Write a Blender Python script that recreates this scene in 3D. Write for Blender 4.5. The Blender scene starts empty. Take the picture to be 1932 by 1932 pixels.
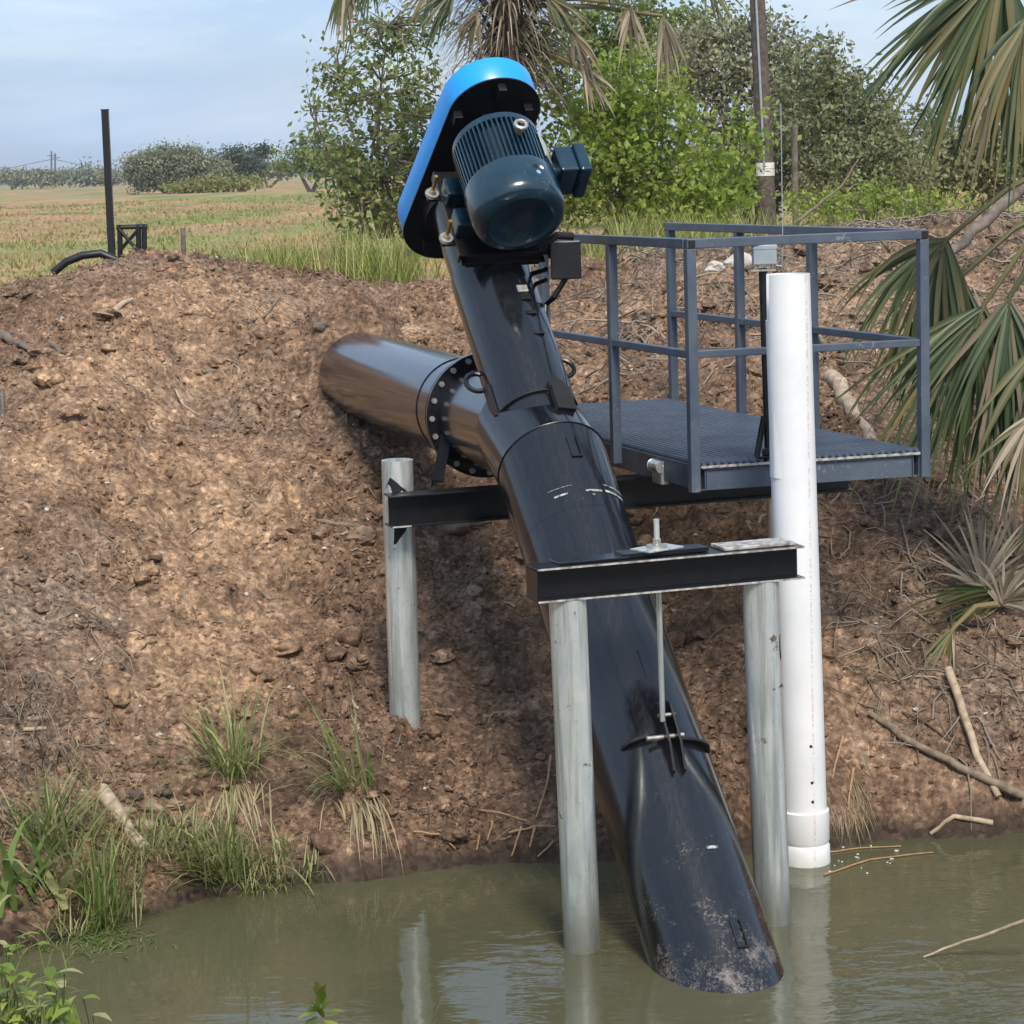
import bpy, math, random
import numpy as np
from mathutils import Matrix, Vector
R_ = math.radians
scene = bpy.context.scene
COL = scene.collection

# ------------------------------------------------------------------ camera
FPX, CAM_Z, ROLL, HOR = 4500.0, 3.4, 0.032, 316.0
PITCH = math.atan((966 - HOR) / FPX)
_fw = np.array([0, math.cos(PITCH), -math.sin(PITCH)]); _r0 = np.array([1.0, 0, 0]); _u0 = np.cross(_r0, _fw)
_rt = math.cos(ROLL) * _r0 - math.sin(ROLL) * _u0
_up = math.sin(ROLL) * _r0 + math.cos(ROLL) * _u0
cam_data = bpy.data.cameras.new('camera'); cam = bpy.data.objects.new('camera', cam_data); COL.objects.link(cam)
cam_data.sensor_width = 36; cam_data.lens = 36 * FPX / 1932; cam_data.clip_start = 0.1; cam_data.clip_end = 6000
cam.matrix_world = Matrix(((_rt[0], _up[0], -_fw[0], 0), (_rt[1], _up[1], -_fw[1], 0), (_rt[2], _up[2], -_fw[2], CAM_Z), (0, 0, 0, 1)))
scene.camera = cam
def at(px, py, Y):
    """point at distance Y (metres along +Y) seen in that direction"""
    r = _fw + _rt * (px - 966) / FPX - _up * (py - 966) / FPX
    return np.array([0, 0, CAM_Z]) + r * (Y / r[1])
def onz(px, py, z):
    r = _fw + _rt * (px - 966) / FPX - _up * (py - 966) / FPX
    return np.array([0, 0, CAM_Z]) + r * ((z - CAM_Z) / r[2])

# ------------------------------------------------------------------ sky and sun
TO_SUN = Vector((0.15, -0.66, 0.74)).normalized()
SUN_EL = math.asin(TO_SUN.z); SUN_AZ = math.atan2(TO_SUN.x, TO_SUN.y)
world = bpy.data.worlds.new('World'); scene.world = world; world.use_nodes = True
wn = world.node_tree.nodes; wl = world.node_tree.links; wn.clear()
w_out = wn.new('ShaderNodeOutputWorld'); w_bg = wn.new('ShaderNodeBackground'); w_sky = wn.new('ShaderNodeTexSky')
w_sky.sky_type = 'NISHITA'; w_sky.sun_disc = False; w_sky.sun_elevation = SUN_EL; w_sky.sun_rotation = SUN_AZ
w_sky.air_density = 1.0; w_sky.dust_density = 2.2; w_sky.ozone_density = 1.2
w_tc = wn.new('ShaderNodeTexCoord'); w_map = wn.new('ShaderNodeMapping'); w_map.inputs['Scale'].default_value = (1.6, 1.6, 5.0)
w_n = wn.new('ShaderNodeTexNoise'); w_n.inputs['Scale'].default_value = 2.3; w_n.inputs['Detail'].default_value = 7; w_n.inputs['Roughness'].default_value = 0.55
w_r = wn.new('ShaderNodeValToRGB'); w_r.color_ramp.elements[0].position = 0.36; w_r.color_ramp.elements[0].color = (0.55, 0.55, 0.55, 1)
w_r.color_ramp.elements[1].position = 0.72; w_r.color_ramp.elements[1].color = (1, 1, 1, 1)
w_mix = wn.new('ShaderNodeMix'); w_mix.data_type = 'RGBA'; w_mix.inputs['B'].default_value = (3.0, 3.95, 5.2, 1)
wl.new(w_tc.outputs['Generated'], w_map.inputs['Vector']); wl.new(w_map.outputs['Vector'], w_n.inputs['Vector'])
w_n2 = wn.new('ShaderNodeTexNoise'); w_n2.inputs['Scale'].default_value = 3.4; w_n2.inputs['Detail'].default_value = 8; w_n2.inputs['Roughness'].default_value = .6; w_n2.inputs['Distortion'].default_value = .5
wl.new(w_map.outputs['Vector'], w_n2.inputs['Vector'])
w_r2 = wn.new('ShaderNodeValToRGB'); w_r2.color_ramp.elements[0].position = .40; w_r2.color_ramp.elements[0].color = (2.35, 3.25, 4.75, 1); w_r2.color_ramp.elements[1].position = .66; w_r2.color_ramp.elements[1].color = (3.9, 4.6, 5.5, 1)
wl.new(w_n2.outputs['Fac'], w_r2.inputs['Fac']); wl.new(w_r2.outputs['Color'], w_mix.inputs['B'])
wl.new(w_n.outputs['Fac'], w_r.inputs['Fac']); wl.new(w_r.outputs['Color'], w_mix.inputs['Factor'])
wl.new(w_sky.outputs['Color'], w_mix.inputs['A']); wl.new(w_mix.outputs['Result'], w_bg.inputs['Color'])
w_bg.inputs['Strength'].default_value = 0.077
wl.new(w_bg.outputs['Background'], w_out.inputs['Surface'])
sun_d = bpy.data.lights.new('sun', 'SUN'); sun_d.energy = 1.5; sun_d.angle = R_(15); sun_d.color = (1.0, 0.925, 0.81)
sun = bpy.data.objects.new('sun', sun_d); COL.objects.link(sun); sun.location = (20, 5, 40)
sun.rotation_euler = (-TO_SUN).to_track_quat('-Z', 'Y').to_euler()
scene.view_settings.view_transform = 'Standard'; scene.view_settings.look = 'None'
scene.view_settings.exposure = 1.42; scene.view_settings.gamma = 1.0; scene.view_settings.use_curve_mapping = False
scene.cycles.use_denoising = True
scene.cycles.max_bounces = 4; scene.cycles.volume_bounces = 0; scene.cycles.diffuse_bounces = 3; scene.cycles.caustics_reflective = False; scene.cycles.caustics_refractive = False; scene.cycles.transparent_max_bounces = 4

# ------------------------------------------------------------------ numpy noise
def _h(ix, iy, s):
    n = (ix.astype(np.int64) * 374761393 + iy.astype(np.int64) * 668265263 + s * 1274126177) & 0xFFFFFFFF
    n = ((n ^ (n >> 13)) * 1103515245) & 0xFFFFFFFF
    n = ((n ^ (n >> 15)) * 2246822519) & 0xFFFFFFFF
    return ((n ^ (n >> 16)) & 0xFFFFFF) / float(0x1000000)
def gnoise(x, y, s=0):
    ix = np.floor(x); iy = np.floor(y); fx = x - ix; fy = y - iy
    w = lambda t: t * t * t * (t * (t * 6 - 15) + 10)
    def g(dx, dy):
        a = _h(ix + dx, iy + dy, s) * 2 * np.pi
        return np.cos(a) * (fx - dx) + np.sin(a) * (fy - dy)
    u, v = w(fx), w(fy)
    a = g(0, 0) * (1 - u) + g(1, 0) * u; b = g(0, 1) * (1 - u) + g(1, 1) * u
    return (a * (1 - v) + b * v) * 1.5
def fbm(x, y, octs=4, s=0, rough=0.5):
    t = 0; a = 1.0
    for o in range(octs):
        t = t + a * gnoise(x * 2 ** o + 17.3 * o, y * 2 ** o - 9.1 * o, s + o); a *= rough
    return t
def worley(x, y, s=0):
    ix = np.floor(x); iy = np.floor(y); f = np.full(x.shape, 9.0); cid = np.zeros(x.shape)
    for dx in (-1, 0, 1):
        for dy in (-1, 0, 1):
            cx, cy = ix + dx, iy + dy
            px = cx + _h(cx, cy, s); py = cy + _h(cx, cy, s + 7)
            d = np.sqrt((x - px) ** 2 + (y - py) ** 2); m = d < f
            f = np.where(m, d, f); cid = np.where(m, _h(cx, cy, s + 13), cid)
    return f, cid
def sstep(a, b, x):
    t = np.clip((x - a) / (b - a), 0, 1); return t * t * (3 - 2 * t)

# ------------------------------------------------------------------ terrain height
def shore(x):
    return np.interp(x, [-40, -6, -3, -2.3, -2.03, -1.5, -1, -.36, .5, 1.4, 2.16, 3, 6, 40], [7.2, 8.6, 9.85, 10.25, 10.5, 10.95, 11.2, 11.33, 11.4, 11.5, 11.6, 11.75, 12.2, 13])
def crest(x):
    return np.interp(x, [-9, -3.9, -3.2, -2.7, -2.1, -1.5, -.85, .5, 2.3, 3.7, 9], [2.4, 2.52, 2.66, 2.76, 2.70, 2.58, 2.49, 2.54, 2.68, 2.82, 2.9])
def macro(x, y):
    x = np.asarray(x, float); y = np.asarray(y, float)
    s = y - shore(x) + 0.10 * gnoise(x * 1.7, x * 0 + 3.3, 5) + .04 * gnoise(x * 7, x * 0 + 1.3, 6)
    zl = np.interp(s, [-30, -3, -1.2, 0, .05, .14, .4, 1, 2, 3, 4, 5, 6, 7], [-1, -.95, -.6, 0, .06, .14, .24, .50, .93, 1.36, 1.75, 2.12, 2.42, 2.7])
    zr = np.interp(s, [-30, -3, -1.2, 0, .06, .16, .5, 1, 2, 3, 4, 5, 6, 7], [-1, -.95, -.6, 0, .14, .30, .55, .84, 1.3, 1.68, 1.98, 2.25, 2.5, 2.7])
    w = sstep(0.2, 1.5, x)
    z = zl * (1 - w) + zr * w
    c = crest(x)
    z = np.where(s > 4, z + (c - 2.7) * sstep(4, 7, s), z)
    # behind the crest: down to the field
    zf = 2.2 + 0.12 * fbm(x * .05, y * .05, 3, 40)
    end = np.where(x > 1.2, 34.0, 22.5)
    zf2 = c + (zf - c) * sstep(18.6, end, y)
    z = np.where(y > 18.4, zf2, np.minimum(z, c + .02))
    # swirl hollow and mounds on the left part of the bank
    z = z - .16 * np.exp(-(((x + 1.9) / .45) ** 2 + ((y - 15.1) / .55) ** 2)) + .12 * np.exp(-(((x + 2.1) / .6) ** 2 + ((y - 16.5) / .5) ** 2))
    z = z + .10 * np.exp(-(((x + 1.25) / .5) ** 2 + ((y - 14.3) / .8) ** 2)) - .08 * np.exp(-(((x + 1.75) / .3) ** 2 + ((y - 13.6) / .3) ** 2))
    # soil heaped over the buried end of the discharge pipe, and over the far platform corner
    z = z + .58 * np.exp(-(((x + 1.06) / .42) ** 2 + ((y - 16.02) / .36) ** 2)) + .10 * np.exp(-(((x - .75) / .4) ** 2 + ((y - 15.3) / .4) ** 2))
    # the near bank, where the viewer stands
    nb = np.interp(x, [-40, -3, -1.8, -.6, 2, 40], [6.4, 6.9, 6.85, 6.1, 5.3, 5.0])
    zn = np.interp(nb - y, [-3, -.6, 0, .4, 2, 4, 40], [-1, -.5, 0, .22, 1.1, 1.75, 1.9])
    z = np.where(y < 8.6, np.maximum(np.where(s < -1.0, -.95, z), zn), z)
    amp = sstep(0.0, .8, s) * np.where(y > 19, np.clip(1 - (y - 19) / 4, 0.15, 1), 1)
    z = z + amp * (.055 * fbm(x * 1.3, y * 1.3, 3, 11) + .03 * fbm(x * 4.2, y * 4.2, 2, 21))
    z = z + amp * .030 * np.sqrt(np.clip(1 - worley(x * 3.1 + .3 * gnoise(x * 3, y * 3, 77), y * 2.6, 27)[0] / .7, 0, 1))
    return z
def rough_mask(x, y):
    return sstep(-.12, .45, fbm(x * .85 + 5, y * .75, 3, 171) + .25 * gnoise(x * 3.3, y * 3, 173))
def mic(x, y):
    km = .30 + .95 * rough_mask(x, y)
    f1, c1 = worley(x * 9, y * 8, 31); f2, c2 = worley(x * 22, y * 20, 37); f3, c3 = worley(x * 48, y * 44, 39)
    x = x + .02 * gnoise(x * 14, y * 14, 87)
    z = .045 * km * np.sqrt(np.clip(1 - f1 / .62, 0, 1)) * np.clip(c1 * 2.2 - 1.1, 0, 1)
    z = z + .034 * km * np.sqrt(np.clip(1 - f2 / .66, 0, 1)) * np.clip(c2 * 1.9 - .6, 0, 1)
    z = z + .018 * km * np.sqrt(np.clip(1 - f3 / .66, 0, 1)) * c3
    z = z + .026 * km * fbm(x * 8, y * 8, 4, 51, .6) + .034 * (1.25 - km) * fbm(x * 8 + y * 1.6, y * 1.5, 4, 57, .55) - .045 * np.clip(gnoise(x * 5, y * 5, 61) * 1.6 - .45, 0, 1)
    return z
def ground_z(x, y):
    x = np.atleast_1d(np.asarray(x, float)); y = np.atleast_1d(np.asarray(y, float))
    z = macro(x, y)
    return z + mic(x, y) * micamp(x, y)
def micamp(x, y):
    s = y - shore(x)
    return sstep(-.1, .25, s) * (1 - sstep(19.2, 20.5, y) * np.where(x > .8, .4, .95)) * np.clip(1 - (y - 24) / 12, 0, 1)
def gz(x, y):
    return float(ground_z(x, y)[0])

# ------------------------------------------------------------------ materials
def _node(nt, t, **kw):
    n = nt.nodes.new(t)
    for k, v in kw.items():
        if k in n.inputs: n.inputs[k].default_value = v
        else: setattr(n, k, v)
    return n
def base_mat(name):
    m = bpy.data.materials.new(name); m.use_nodes = True; nt = m.node_tree; nt.nodes.clear()
    o = _node(nt, 'ShaderNodeOutputMaterial'); b = _node(nt, 'ShaderNodeBsdfPrincipled'); nt.links.new(b.outputs[0], o.inputs[0])
    return m, nt, b, o
def c4(c): return (c[0], c[1], c[2], 1)
def ramp(nt, fac, stops):
    r = _node(nt, 'ShaderNodeValToRGB'); e = r.color_ramp.elements
    while len(e) < len(stops): e.new(0.5)
    for el, (p, c) in zip(e, stops):
        el.position = p; el.color = c4(c) if len(c) == 3 else c
    nt.links.new(fac, r.inputs['Fac']); return r.outputs['Color']
def noise(nt, scale, detail=4, rough=.55, vec=None, dist=0):
    n = _node(nt, 'ShaderNodeTexNoise'); n.inputs['Scale'].default_value = scale; n.inputs['Detail'].default_value = detail
    n.inputs['Roughness'].default_value = rough; n.inputs['Distortion'].default_value = dist
    if vec is None:
        g = _node(nt, 'ShaderNodeNewGeometry'); vec = g.outputs['Position']
    nt.links.new(vec, n.inputs['Vector']); return n.outputs['Fac']
def mixc(nt, fac, a, b):
    m = _node(nt, 'ShaderNodeMix'); m.data_type = 'RGBA'
    for k, v in (('Factor', fac), ('A', a), ('B', b)):
        i = m.inputs[k] if k != 'Factor' else m.inputs[0]
        if k != 'Factor': i = m.inputs[6] if k == 'A' else m.inputs[7]
        if hasattr(v, 'is_linked'): nt.links.new(v, i)
        else: i.default_value = v if k == 'Factor' else c4(v)
    return m.outputs[2]
def bump(nt, b, h, strength=.3, dist=.01):
    n = _node(nt, 'ShaderNodeBump'); n.inputs['Strength'].default_value = strength; n.inputs['Distance'].default_value = dist
    nt.links.new(h, n.inputs['Height']); nt.links.new(n.outputs[0], b.inputs['Normal'])
def math_n(nt, op, a, b=None):
    m = _node(nt, 'ShaderNodeMath'); m.operation = op
    for i, v in enumerate((a, b)):
        if v is None: continue
        if hasattr(v, 'is_linked'): nt.links.new(v, m.inputs[i])
        else: m.inputs[i].default_value = v
    return m.outputs[0]
def simple(name, c, rough=.5, metal=0.0, c2=None, scale=8, bmp=0, bscale=60, lo=.35, hi=.65, coat=0, scuff=None, sthr=.66):
    m, nt, b, o = base_mat(name)
    b.inputs['Roughness'].default_value = rough; b.inputs['Metallic'].default_value = metal
    if coat: b.inputs['Coat Weight'].default_value = coat; b.inputs['Coat Roughness'].default_value = .08
    if c2 is None: c2 = tuple(v * .75 for v in c)
    bc_ = ramp(nt, noise(nt, scale, 6), [(lo, c), (hi, c2)])
    if scuff: bc_ = mixc(nt, ramp(nt, math_n(nt, 'ADD', math_n(nt, 'MULTIPLY', noise(nt, 55, 6, .75), .6), math_n(nt, 'MULTIPLY', noise(nt, 5, 4), .4)), [(sthr - .06, (0,) * 3), (sthr, (.75,) * 3)]), bc_, scuff)
    nt.links.new(bc_, b.inputs['Base Color'])
    rr = _node(nt, 'ShaderNodeMapRange'); nt.links.new(noise(nt, scale * 2.3, 5), rr.inputs[0]); rr.inputs[3].default_value = rough * .75; rr.inputs[4].default_value = min(1, rough * 1.3)
    nt.links.new(rr.outputs[0], b.inputs['Roughness'])
    if bmp: bump(nt, b, noise(nt, bscale, 5), bmp, .004)
    return m

def soil_material():
    m, nt, b, o = base_mat('soil')
    b.inputs['Roughness'].default_value = .95; b.inputs['Specular IOR Level'].default_value = .2
    at_ = lambda n: _node(nt, 'ShaderNodeAttribute', attribute_name=n).outputs['Fac']
    fine = math_n(nt, 'ADD', math_n(nt, 'MULTIPLY', noise(nt, 30, 5, .7), .66), math_n(nt, 'MULTIPLY', noise(nt, 5, 4, .6), .34)); mid = noise(nt, 5.5, 4, .6); big = noise(nt, 1.6, 4, .55)
    dark = ramp(nt, fine, [(.33, (0.0319, 0.0205, 0.0141)), (.44, (0.1009, 0.0619, 0.0408)), (.55, (0.1792, 0.1145, 0.0765)), (.67, (0.3585, 0.2453, 0.1729))])
    tan = ramp(nt, fine, [(.32, (0.0921, 0.0582, 0.0376)), (.43, (0.2436, 0.1548, 0.0943)), (.55, (0.3950, 0.2626, 0.1617)), (.68, (0.6057, 0.4460, 0.3015))])
    grey = ramp(nt, fine, [(.34, (0.0361, 0.0268, 0.0212)), (.46, (0.1288, 0.0945, 0.0710)), (.65, (0.3478, 0.2682, 0.2011))])
    tf = math_n(nt, 'MULTIPLY', at_('tan'), ramp(nt, mid, [(.33, (0.15,) * 3), (.6, (1,) * 3)]))
    col = mixc(nt, tf, dark, tan)
    gf = math_n(nt, 'MULTIPLY', at_('grey'), ramp(nt, big, [(.35, (0.2,) * 3), (.6, (1,) * 3)]))
    col = mixc(nt, gf, col, grey)
    wet_dark = ramp(nt, fine, [(.3, (.022, .016, .012)), (.6, (.065, .047, .035)), (.8, (.12, .095, .07))])
    col = mixc(nt, at_('wet_dark'), col, wet_dark)
    vo = _node(nt, 'ShaderNodeTexVoronoi'); vo.inputs['Scale'].default_value = 30; vo.inputs['Randomness'].default_value = 1
    g0 = _node(nt, 'ShaderNodeNewGeometry'); nt.links.new(g0.outputs['Position'], vo.inputs['Vector'])
    vsep = _node(nt, 'ShaderNodeSeparateColor'); nt.links.new(vo.outputs['Color'], vsep.inputs[0])
    crumb = ramp(nt, vsep.outputs[0], [(0, (.42, .40, .39)), (.3, (.85, .84, .83)), (.7, (1.15, 1.13, 1.1)), (.93, (1.45, 1.4, 1.33)), (1, (2.1, 2.0, 1.9))])
    mm = _node(nt, 'ShaderNodeMix'); mm.data_type = 'RGBA'; mm.blend_type = 'MULTIPLY'; mm.inputs[0].default_value = .62
    nt.links.new(col, mm.inputs[6]); nt.links.new(crumb, mm.inputs[7]); col = mm.outputs[2]
    # field: dry grass thatch with reddish and green bands
    g = _node(nt, 'ShaderNodeNewGeometry'); mp = _node(nt, 'ShaderNodeMapping'); mp.inputs['Scale'].default_value = (1.0, .33, 1.0)
    nt.links.new(g.outputs['Position'], mp.inputs['Vector'])
    band = noise(nt, .11, 6, .65, mp.outputs[0]); tuft = noise(nt, .55, 7, .75, mp.outputs[0])
    fcol = ramp(nt, band, [(.40, (.18, .215, .06)), (.46, (.25, .245, .085)), (.49, (.36, .265, .13)), (.53, (.43, .235, .14)), (.57, (.35, .24, .12)), (.62, (.20, .22, .065))])
    fcol = mixc(nt, ramp(nt, tuft, [(.42, (0, 0, 0)), (.7, (.75,) * 3)]), fcol, (.15, .13, .06))
    col = mixc(nt, at_('field'), col, fcol)
    nt.links.new(col, b.inputs['Base Color'])
    bump(nt, b, noise(nt, 45, 3, .6), .30, .010)
    return m
def pump_paint():
    m, nt, b, o = base_mat('black_gloss_paint')
    b.inputs['Specular IOR Level'].default_value = .45; b.inputs['Coat Weight'].default_value = .38; b.inputs['Coat Roughness'].default_value = .10
    g = _node(nt, 'ShaderNodeNewGeometry')
    sep = _node(nt, 'ShaderNodeSeparateXYZ'); nt.links.new(g.outputs['Position'], sep.inputs[0])
    fine = math_n(nt, 'ADD', math_n(nt, 'MULTIPLY', noise(nt, 70, 6, .8, dist=.6), .55), math_n(nt, 'MULTIPLY', noise(nt, 7, 4, .6), .45)); streak_map = _node(nt, 'ShaderNodeMapping'); streak_map.inputs['Scale'].default_value = (9, 2.2, 2.2)
    nt.links.new(g.outputs['Position'], streak_map.inputs['Vector']); streak = noise(nt, 9, 6, .7, streak_map.outputs[0])
    # mud splash and scuffs near the intake, little specks elsewhere
    lowmask = _node(nt, 'ShaderNodeMapRange'); nt.links.new(sep.outputs[2], lowmask.inputs[0])
    lowmask.inputs[1].default_value = .75; lowmask.inputs[2].default_value = .0; lowmask.inputs[3].default_value = 0; lowmask.inputs[4].default_value = .145
    speck = math_n(nt, 'ADD', fine, lowmask.outputs[0])
    k = ramp(nt, speck, [(.64, (0,) * 3), (.74, (.8,) * 3)])
    dust = ramp(nt, streak, [(.48, (0,) * 3), (.82, (.24,) * 3)])
    base = mixc(nt, dust, (.006, .007, .010), (.055, .056, .062))
    col = mixc(nt, k, base, (.22, .19, .165))
    nt.links.new(col, b.inputs['Base Color'])
    rr = ramp(nt, streak, [(.3, (.12,) * 3), (.75, (.28,) * 3)]); nt.links.new(mixc(nt, k, rr, (.8, .8, .8)), b.inputs['Roughness'])
    bump(nt, b, noise(nt, 4, 2), .03, .02)
    return m
def galv_material():
    m, nt, b, o = base_mat('galvanised_steel')
    b.inputs['Metallic'].default_value = .7
    v = _node(nt, 'ShaderNodeTexVoronoi'); v.inputs['Scale'].default_value = 34
    g = _node(nt, 'ShaderNodeNewGeometry'); mp = _node(nt, 'ShaderNodeMapping'); mp.inputs['Scale'].default_value = (1, 1, .4); nt.links.new(g.outputs['Position'], mp.inputs['Vector'])
    nt.links.new(mp.outputs[0], v.inputs['Vector'])
    n1 = noise(nt, 5, 6, .65, mp.outputs[0])
    col = ramp(nt, n1, [(.3, (.44, .48, .47)), (.45, (.72, .78, .75)), (.62, (.95, .97, .94))])
    vs = _node(nt, 'ShaderNodeSeparateColor'); nt.links.new(v.outputs['Color'], vs.inputs[0])
    col = mixc(nt, math_n(nt, 'MULTIPLY', vs.outputs[0], .25), col, (.68, .73, .72))
    rust = ramp(nt, noise(nt, 8.5, 7, .7), [(.63, (0,) * 3), (.67, (.9,) * 3)])
    col = mixc(nt, rust, col, (.20, .115, .06))
    sz_ = _node(nt, 'ShaderNodeSeparateXYZ'); nt.links.new(g.outputs['Position'], sz_.inputs[0])
    tide = _node(nt, 'ShaderNodeMapRange'); nt.links.new(math_n(nt, 'ADD', sz_.outputs[2], math_n(nt, 'MULTIPLY', n1, .16)), tide.inputs[0]); tide.inputs[1].default_value = .34; tide.inputs[2].default_value = .12; tide.inputs[3].default_value = 0; tide.inputs[4].default_value = .75
    col = mixc(nt, tide.outputs[0], col, (.21, .20, .15))
    drip_m = _node(nt, 'ShaderNodeMapping'); drip_m.inputs['Scale'].default_value = (16, 16, .8); nt.links.new(g.outputs['Position'], drip_m.inputs['Vector'])
    col = mixc(nt, ramp(nt, noise(nt, 1.6, 5, .6, drip_m.outputs[0]), [(.46, (0,) * 3), (.62, (.8,) * 3)]), col, (.40, .44, .43))
    scuff = ramp(nt, noise(nt, 30, 7, .75), [(.60, (0,) * 3), (.70, (.65,) * 3)])
    col = mixc(nt, scuff, col, (.2, .2, .18))
    nt.links.new(col, b.inputs['Base Color'])
    nt.links.new(ramp(nt, n1, [(.3, (.42,) * 3), (.7, (.26,) * 3)]), b.inputs['Roughness'])
    bump(nt, b, noise(nt, 40, 5), .12, .006)
    return m
def pvc_material():
    m, nt, b, o = base_mat('white_pvc')
    b.inputs['Roughness'].default_value = .38
    tc = _node(nt, 'ShaderNodeTexCoord'); sep = _node(nt, 'ShaderNodeSeparateXYZ'); nt.links.new(tc.outputs['Object'], sep.inputs[0])
    col = ramp(nt, noise(nt, 3, 6, .6), [(.35, (.80, .81, .82)), (.7, (.70, .71, .72))])
    # faint reddish printed lettering running down the pipe
    band = math_n(nt, 'LESS_THAN', math_n(nt, 'ABSOLUTE', math_n(nt, 'SUBTRACT', sep.outputs[0], .030)), .005)
    front = math_n(nt, 'LESS_THAN', sep.outputs[1], 0)
    mp = _node(nt, 'ShaderNodeMapping'); mp.inputs['Scale'].default_value = (40, 1, 60); nt.links.new(tc.outputs['Object'], mp.inputs['Vector'])
    dash = ramp(nt, noise(nt, 1.2, 3, .6, mp.outputs[0]), [(.47, (0,) * 3), (.53, (1,) * 3)])
    k = math_n(nt, 'MULTIPLY', math_n(nt, 'MULTIPLY', math_n(nt, 'MULTIPLY', band, front), dash), .42)
    col = mixc(nt, k, col, (.55, .25, .20))
    dirt = ramp(nt, noise(nt, 14, 7, .75), [(.66, (0,) * 3), (.8, (.4,) * 3)])
    col = mixc(nt, dirt, col, (.45, .43, .38))
    tide = _node(nt, 'ShaderNodeMapRange'); nt.links.new(math_n(nt, 'ADD', sep.outputs[2], math_n(nt, 'MULTIPLY', noise(nt, 9, 4), .10)), tide.inputs[0]); tide.inputs[1].default_value = .14; tide.inputs[2].default_value = .05; tide.inputs[3].default_value = 0; tide.inputs[4].default_value = .5
    col = mixc(nt, tide.outputs[0], col, (.42, .40, .33))
    nt.links.new(col, b.inputs['Base Color']); return m
def water_material():
    m, nt, b, o = base_mat('murky_water')
    b.inputs['IOR'].default_value = 1.33; b.inputs['Roughness'].default_value = .012
    nt.links.new(ramp(nt, noise(nt, .55, 4), [(.35, (.076, .074, .039)), (.65, (.092, .088, .048))]), b.inputs['Base Color'])
    g = _node(nt, 'ShaderNodeNewGeometry'); mp = _node(nt, 'ShaderNodeMapping'); mp.inputs['Scale'].default_value = (1.0, 2.2, 1.0); nt.links.new(g.outputs['Position'], mp.inputs['Vector'])
    sep = _node(nt, 'ShaderNodeSeparateXYZ'); nt.links.new(g.outputs['Position'], sep.inputs[0])
    gain = _node(nt, 'ShaderNodeMapRange'); nt.links.new(sep.outputs[0], gain.inputs[0]); gain.inputs[1].default_value = -.4; gain.inputs[2].default_value = 1.7; gain.inputs[3].default_value = .35; gain.inputs[4].default_value = 1.5
    n1 = noise(nt, 3.2, 3, .5, mp.outputs[0], .5); n2 = noise(nt, 11, 2, .5, mp.outputs[0])
    dd = _node(nt, 'ShaderNodeVectorMath'); dd.operation = 'DISTANCE'; nt.links.new(g.outputs['Position'], dd.inputs[0]); dd.inputs[1].default_value = (1.55, 9.15, 0)
    rp = _node(nt, 'ShaderNodeMapRange'); nt.links.new(dd.outputs['Value'], rp.inputs[0]); rp.inputs[1].default_value = .1; rp.inputs[2].default_value = .75; rp.inputs[3].default_value = 5.0; rp.inputs[4].default_value = 0
    gainv = math_n(nt, 'ADD', gain.outputs[0], rp.outputs[0])
    hh = math_n(nt, 'MULTIPLY', math_n(nt, 'ADD', n1, math_n(nt, 'MULTIPLY', n2, .22)), gainv)
    bump(nt, b, hh, .05, .10)
    return m
def leaf_material(name, c1, c2, c3, trans=.35, rough=.55):
    """leaf colour varies leaf by leaf through the 'rnd' attribute"""
    m, nt, b, o = base_mat(name)
    b.inputs['Roughness'].default_value = rough
    a = _node(nt, 'ShaderNodeAttribute', attribute_name='rnd').outputs['Fac']
    col = ramp(nt, a, [(0.05, c1), (.5, c2), (.95, c3)])
    nt.links.new(col, b.inputs['Base Color'])
    t = _node(nt, 'ShaderNodeBsdfTranslucent'); nt.links.new(col, t.inputs['Color'])
    ms = _node(nt, 'ShaderNodeMixShader'); ms.inputs[0].default_value = trans
    nt.links.new(b.outputs[0], ms.inputs[1]); nt.links.new(t.outputs[0], ms.inputs[2]); nt.links.new(ms.outputs[0], o.inputs[0])
    return m
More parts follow.
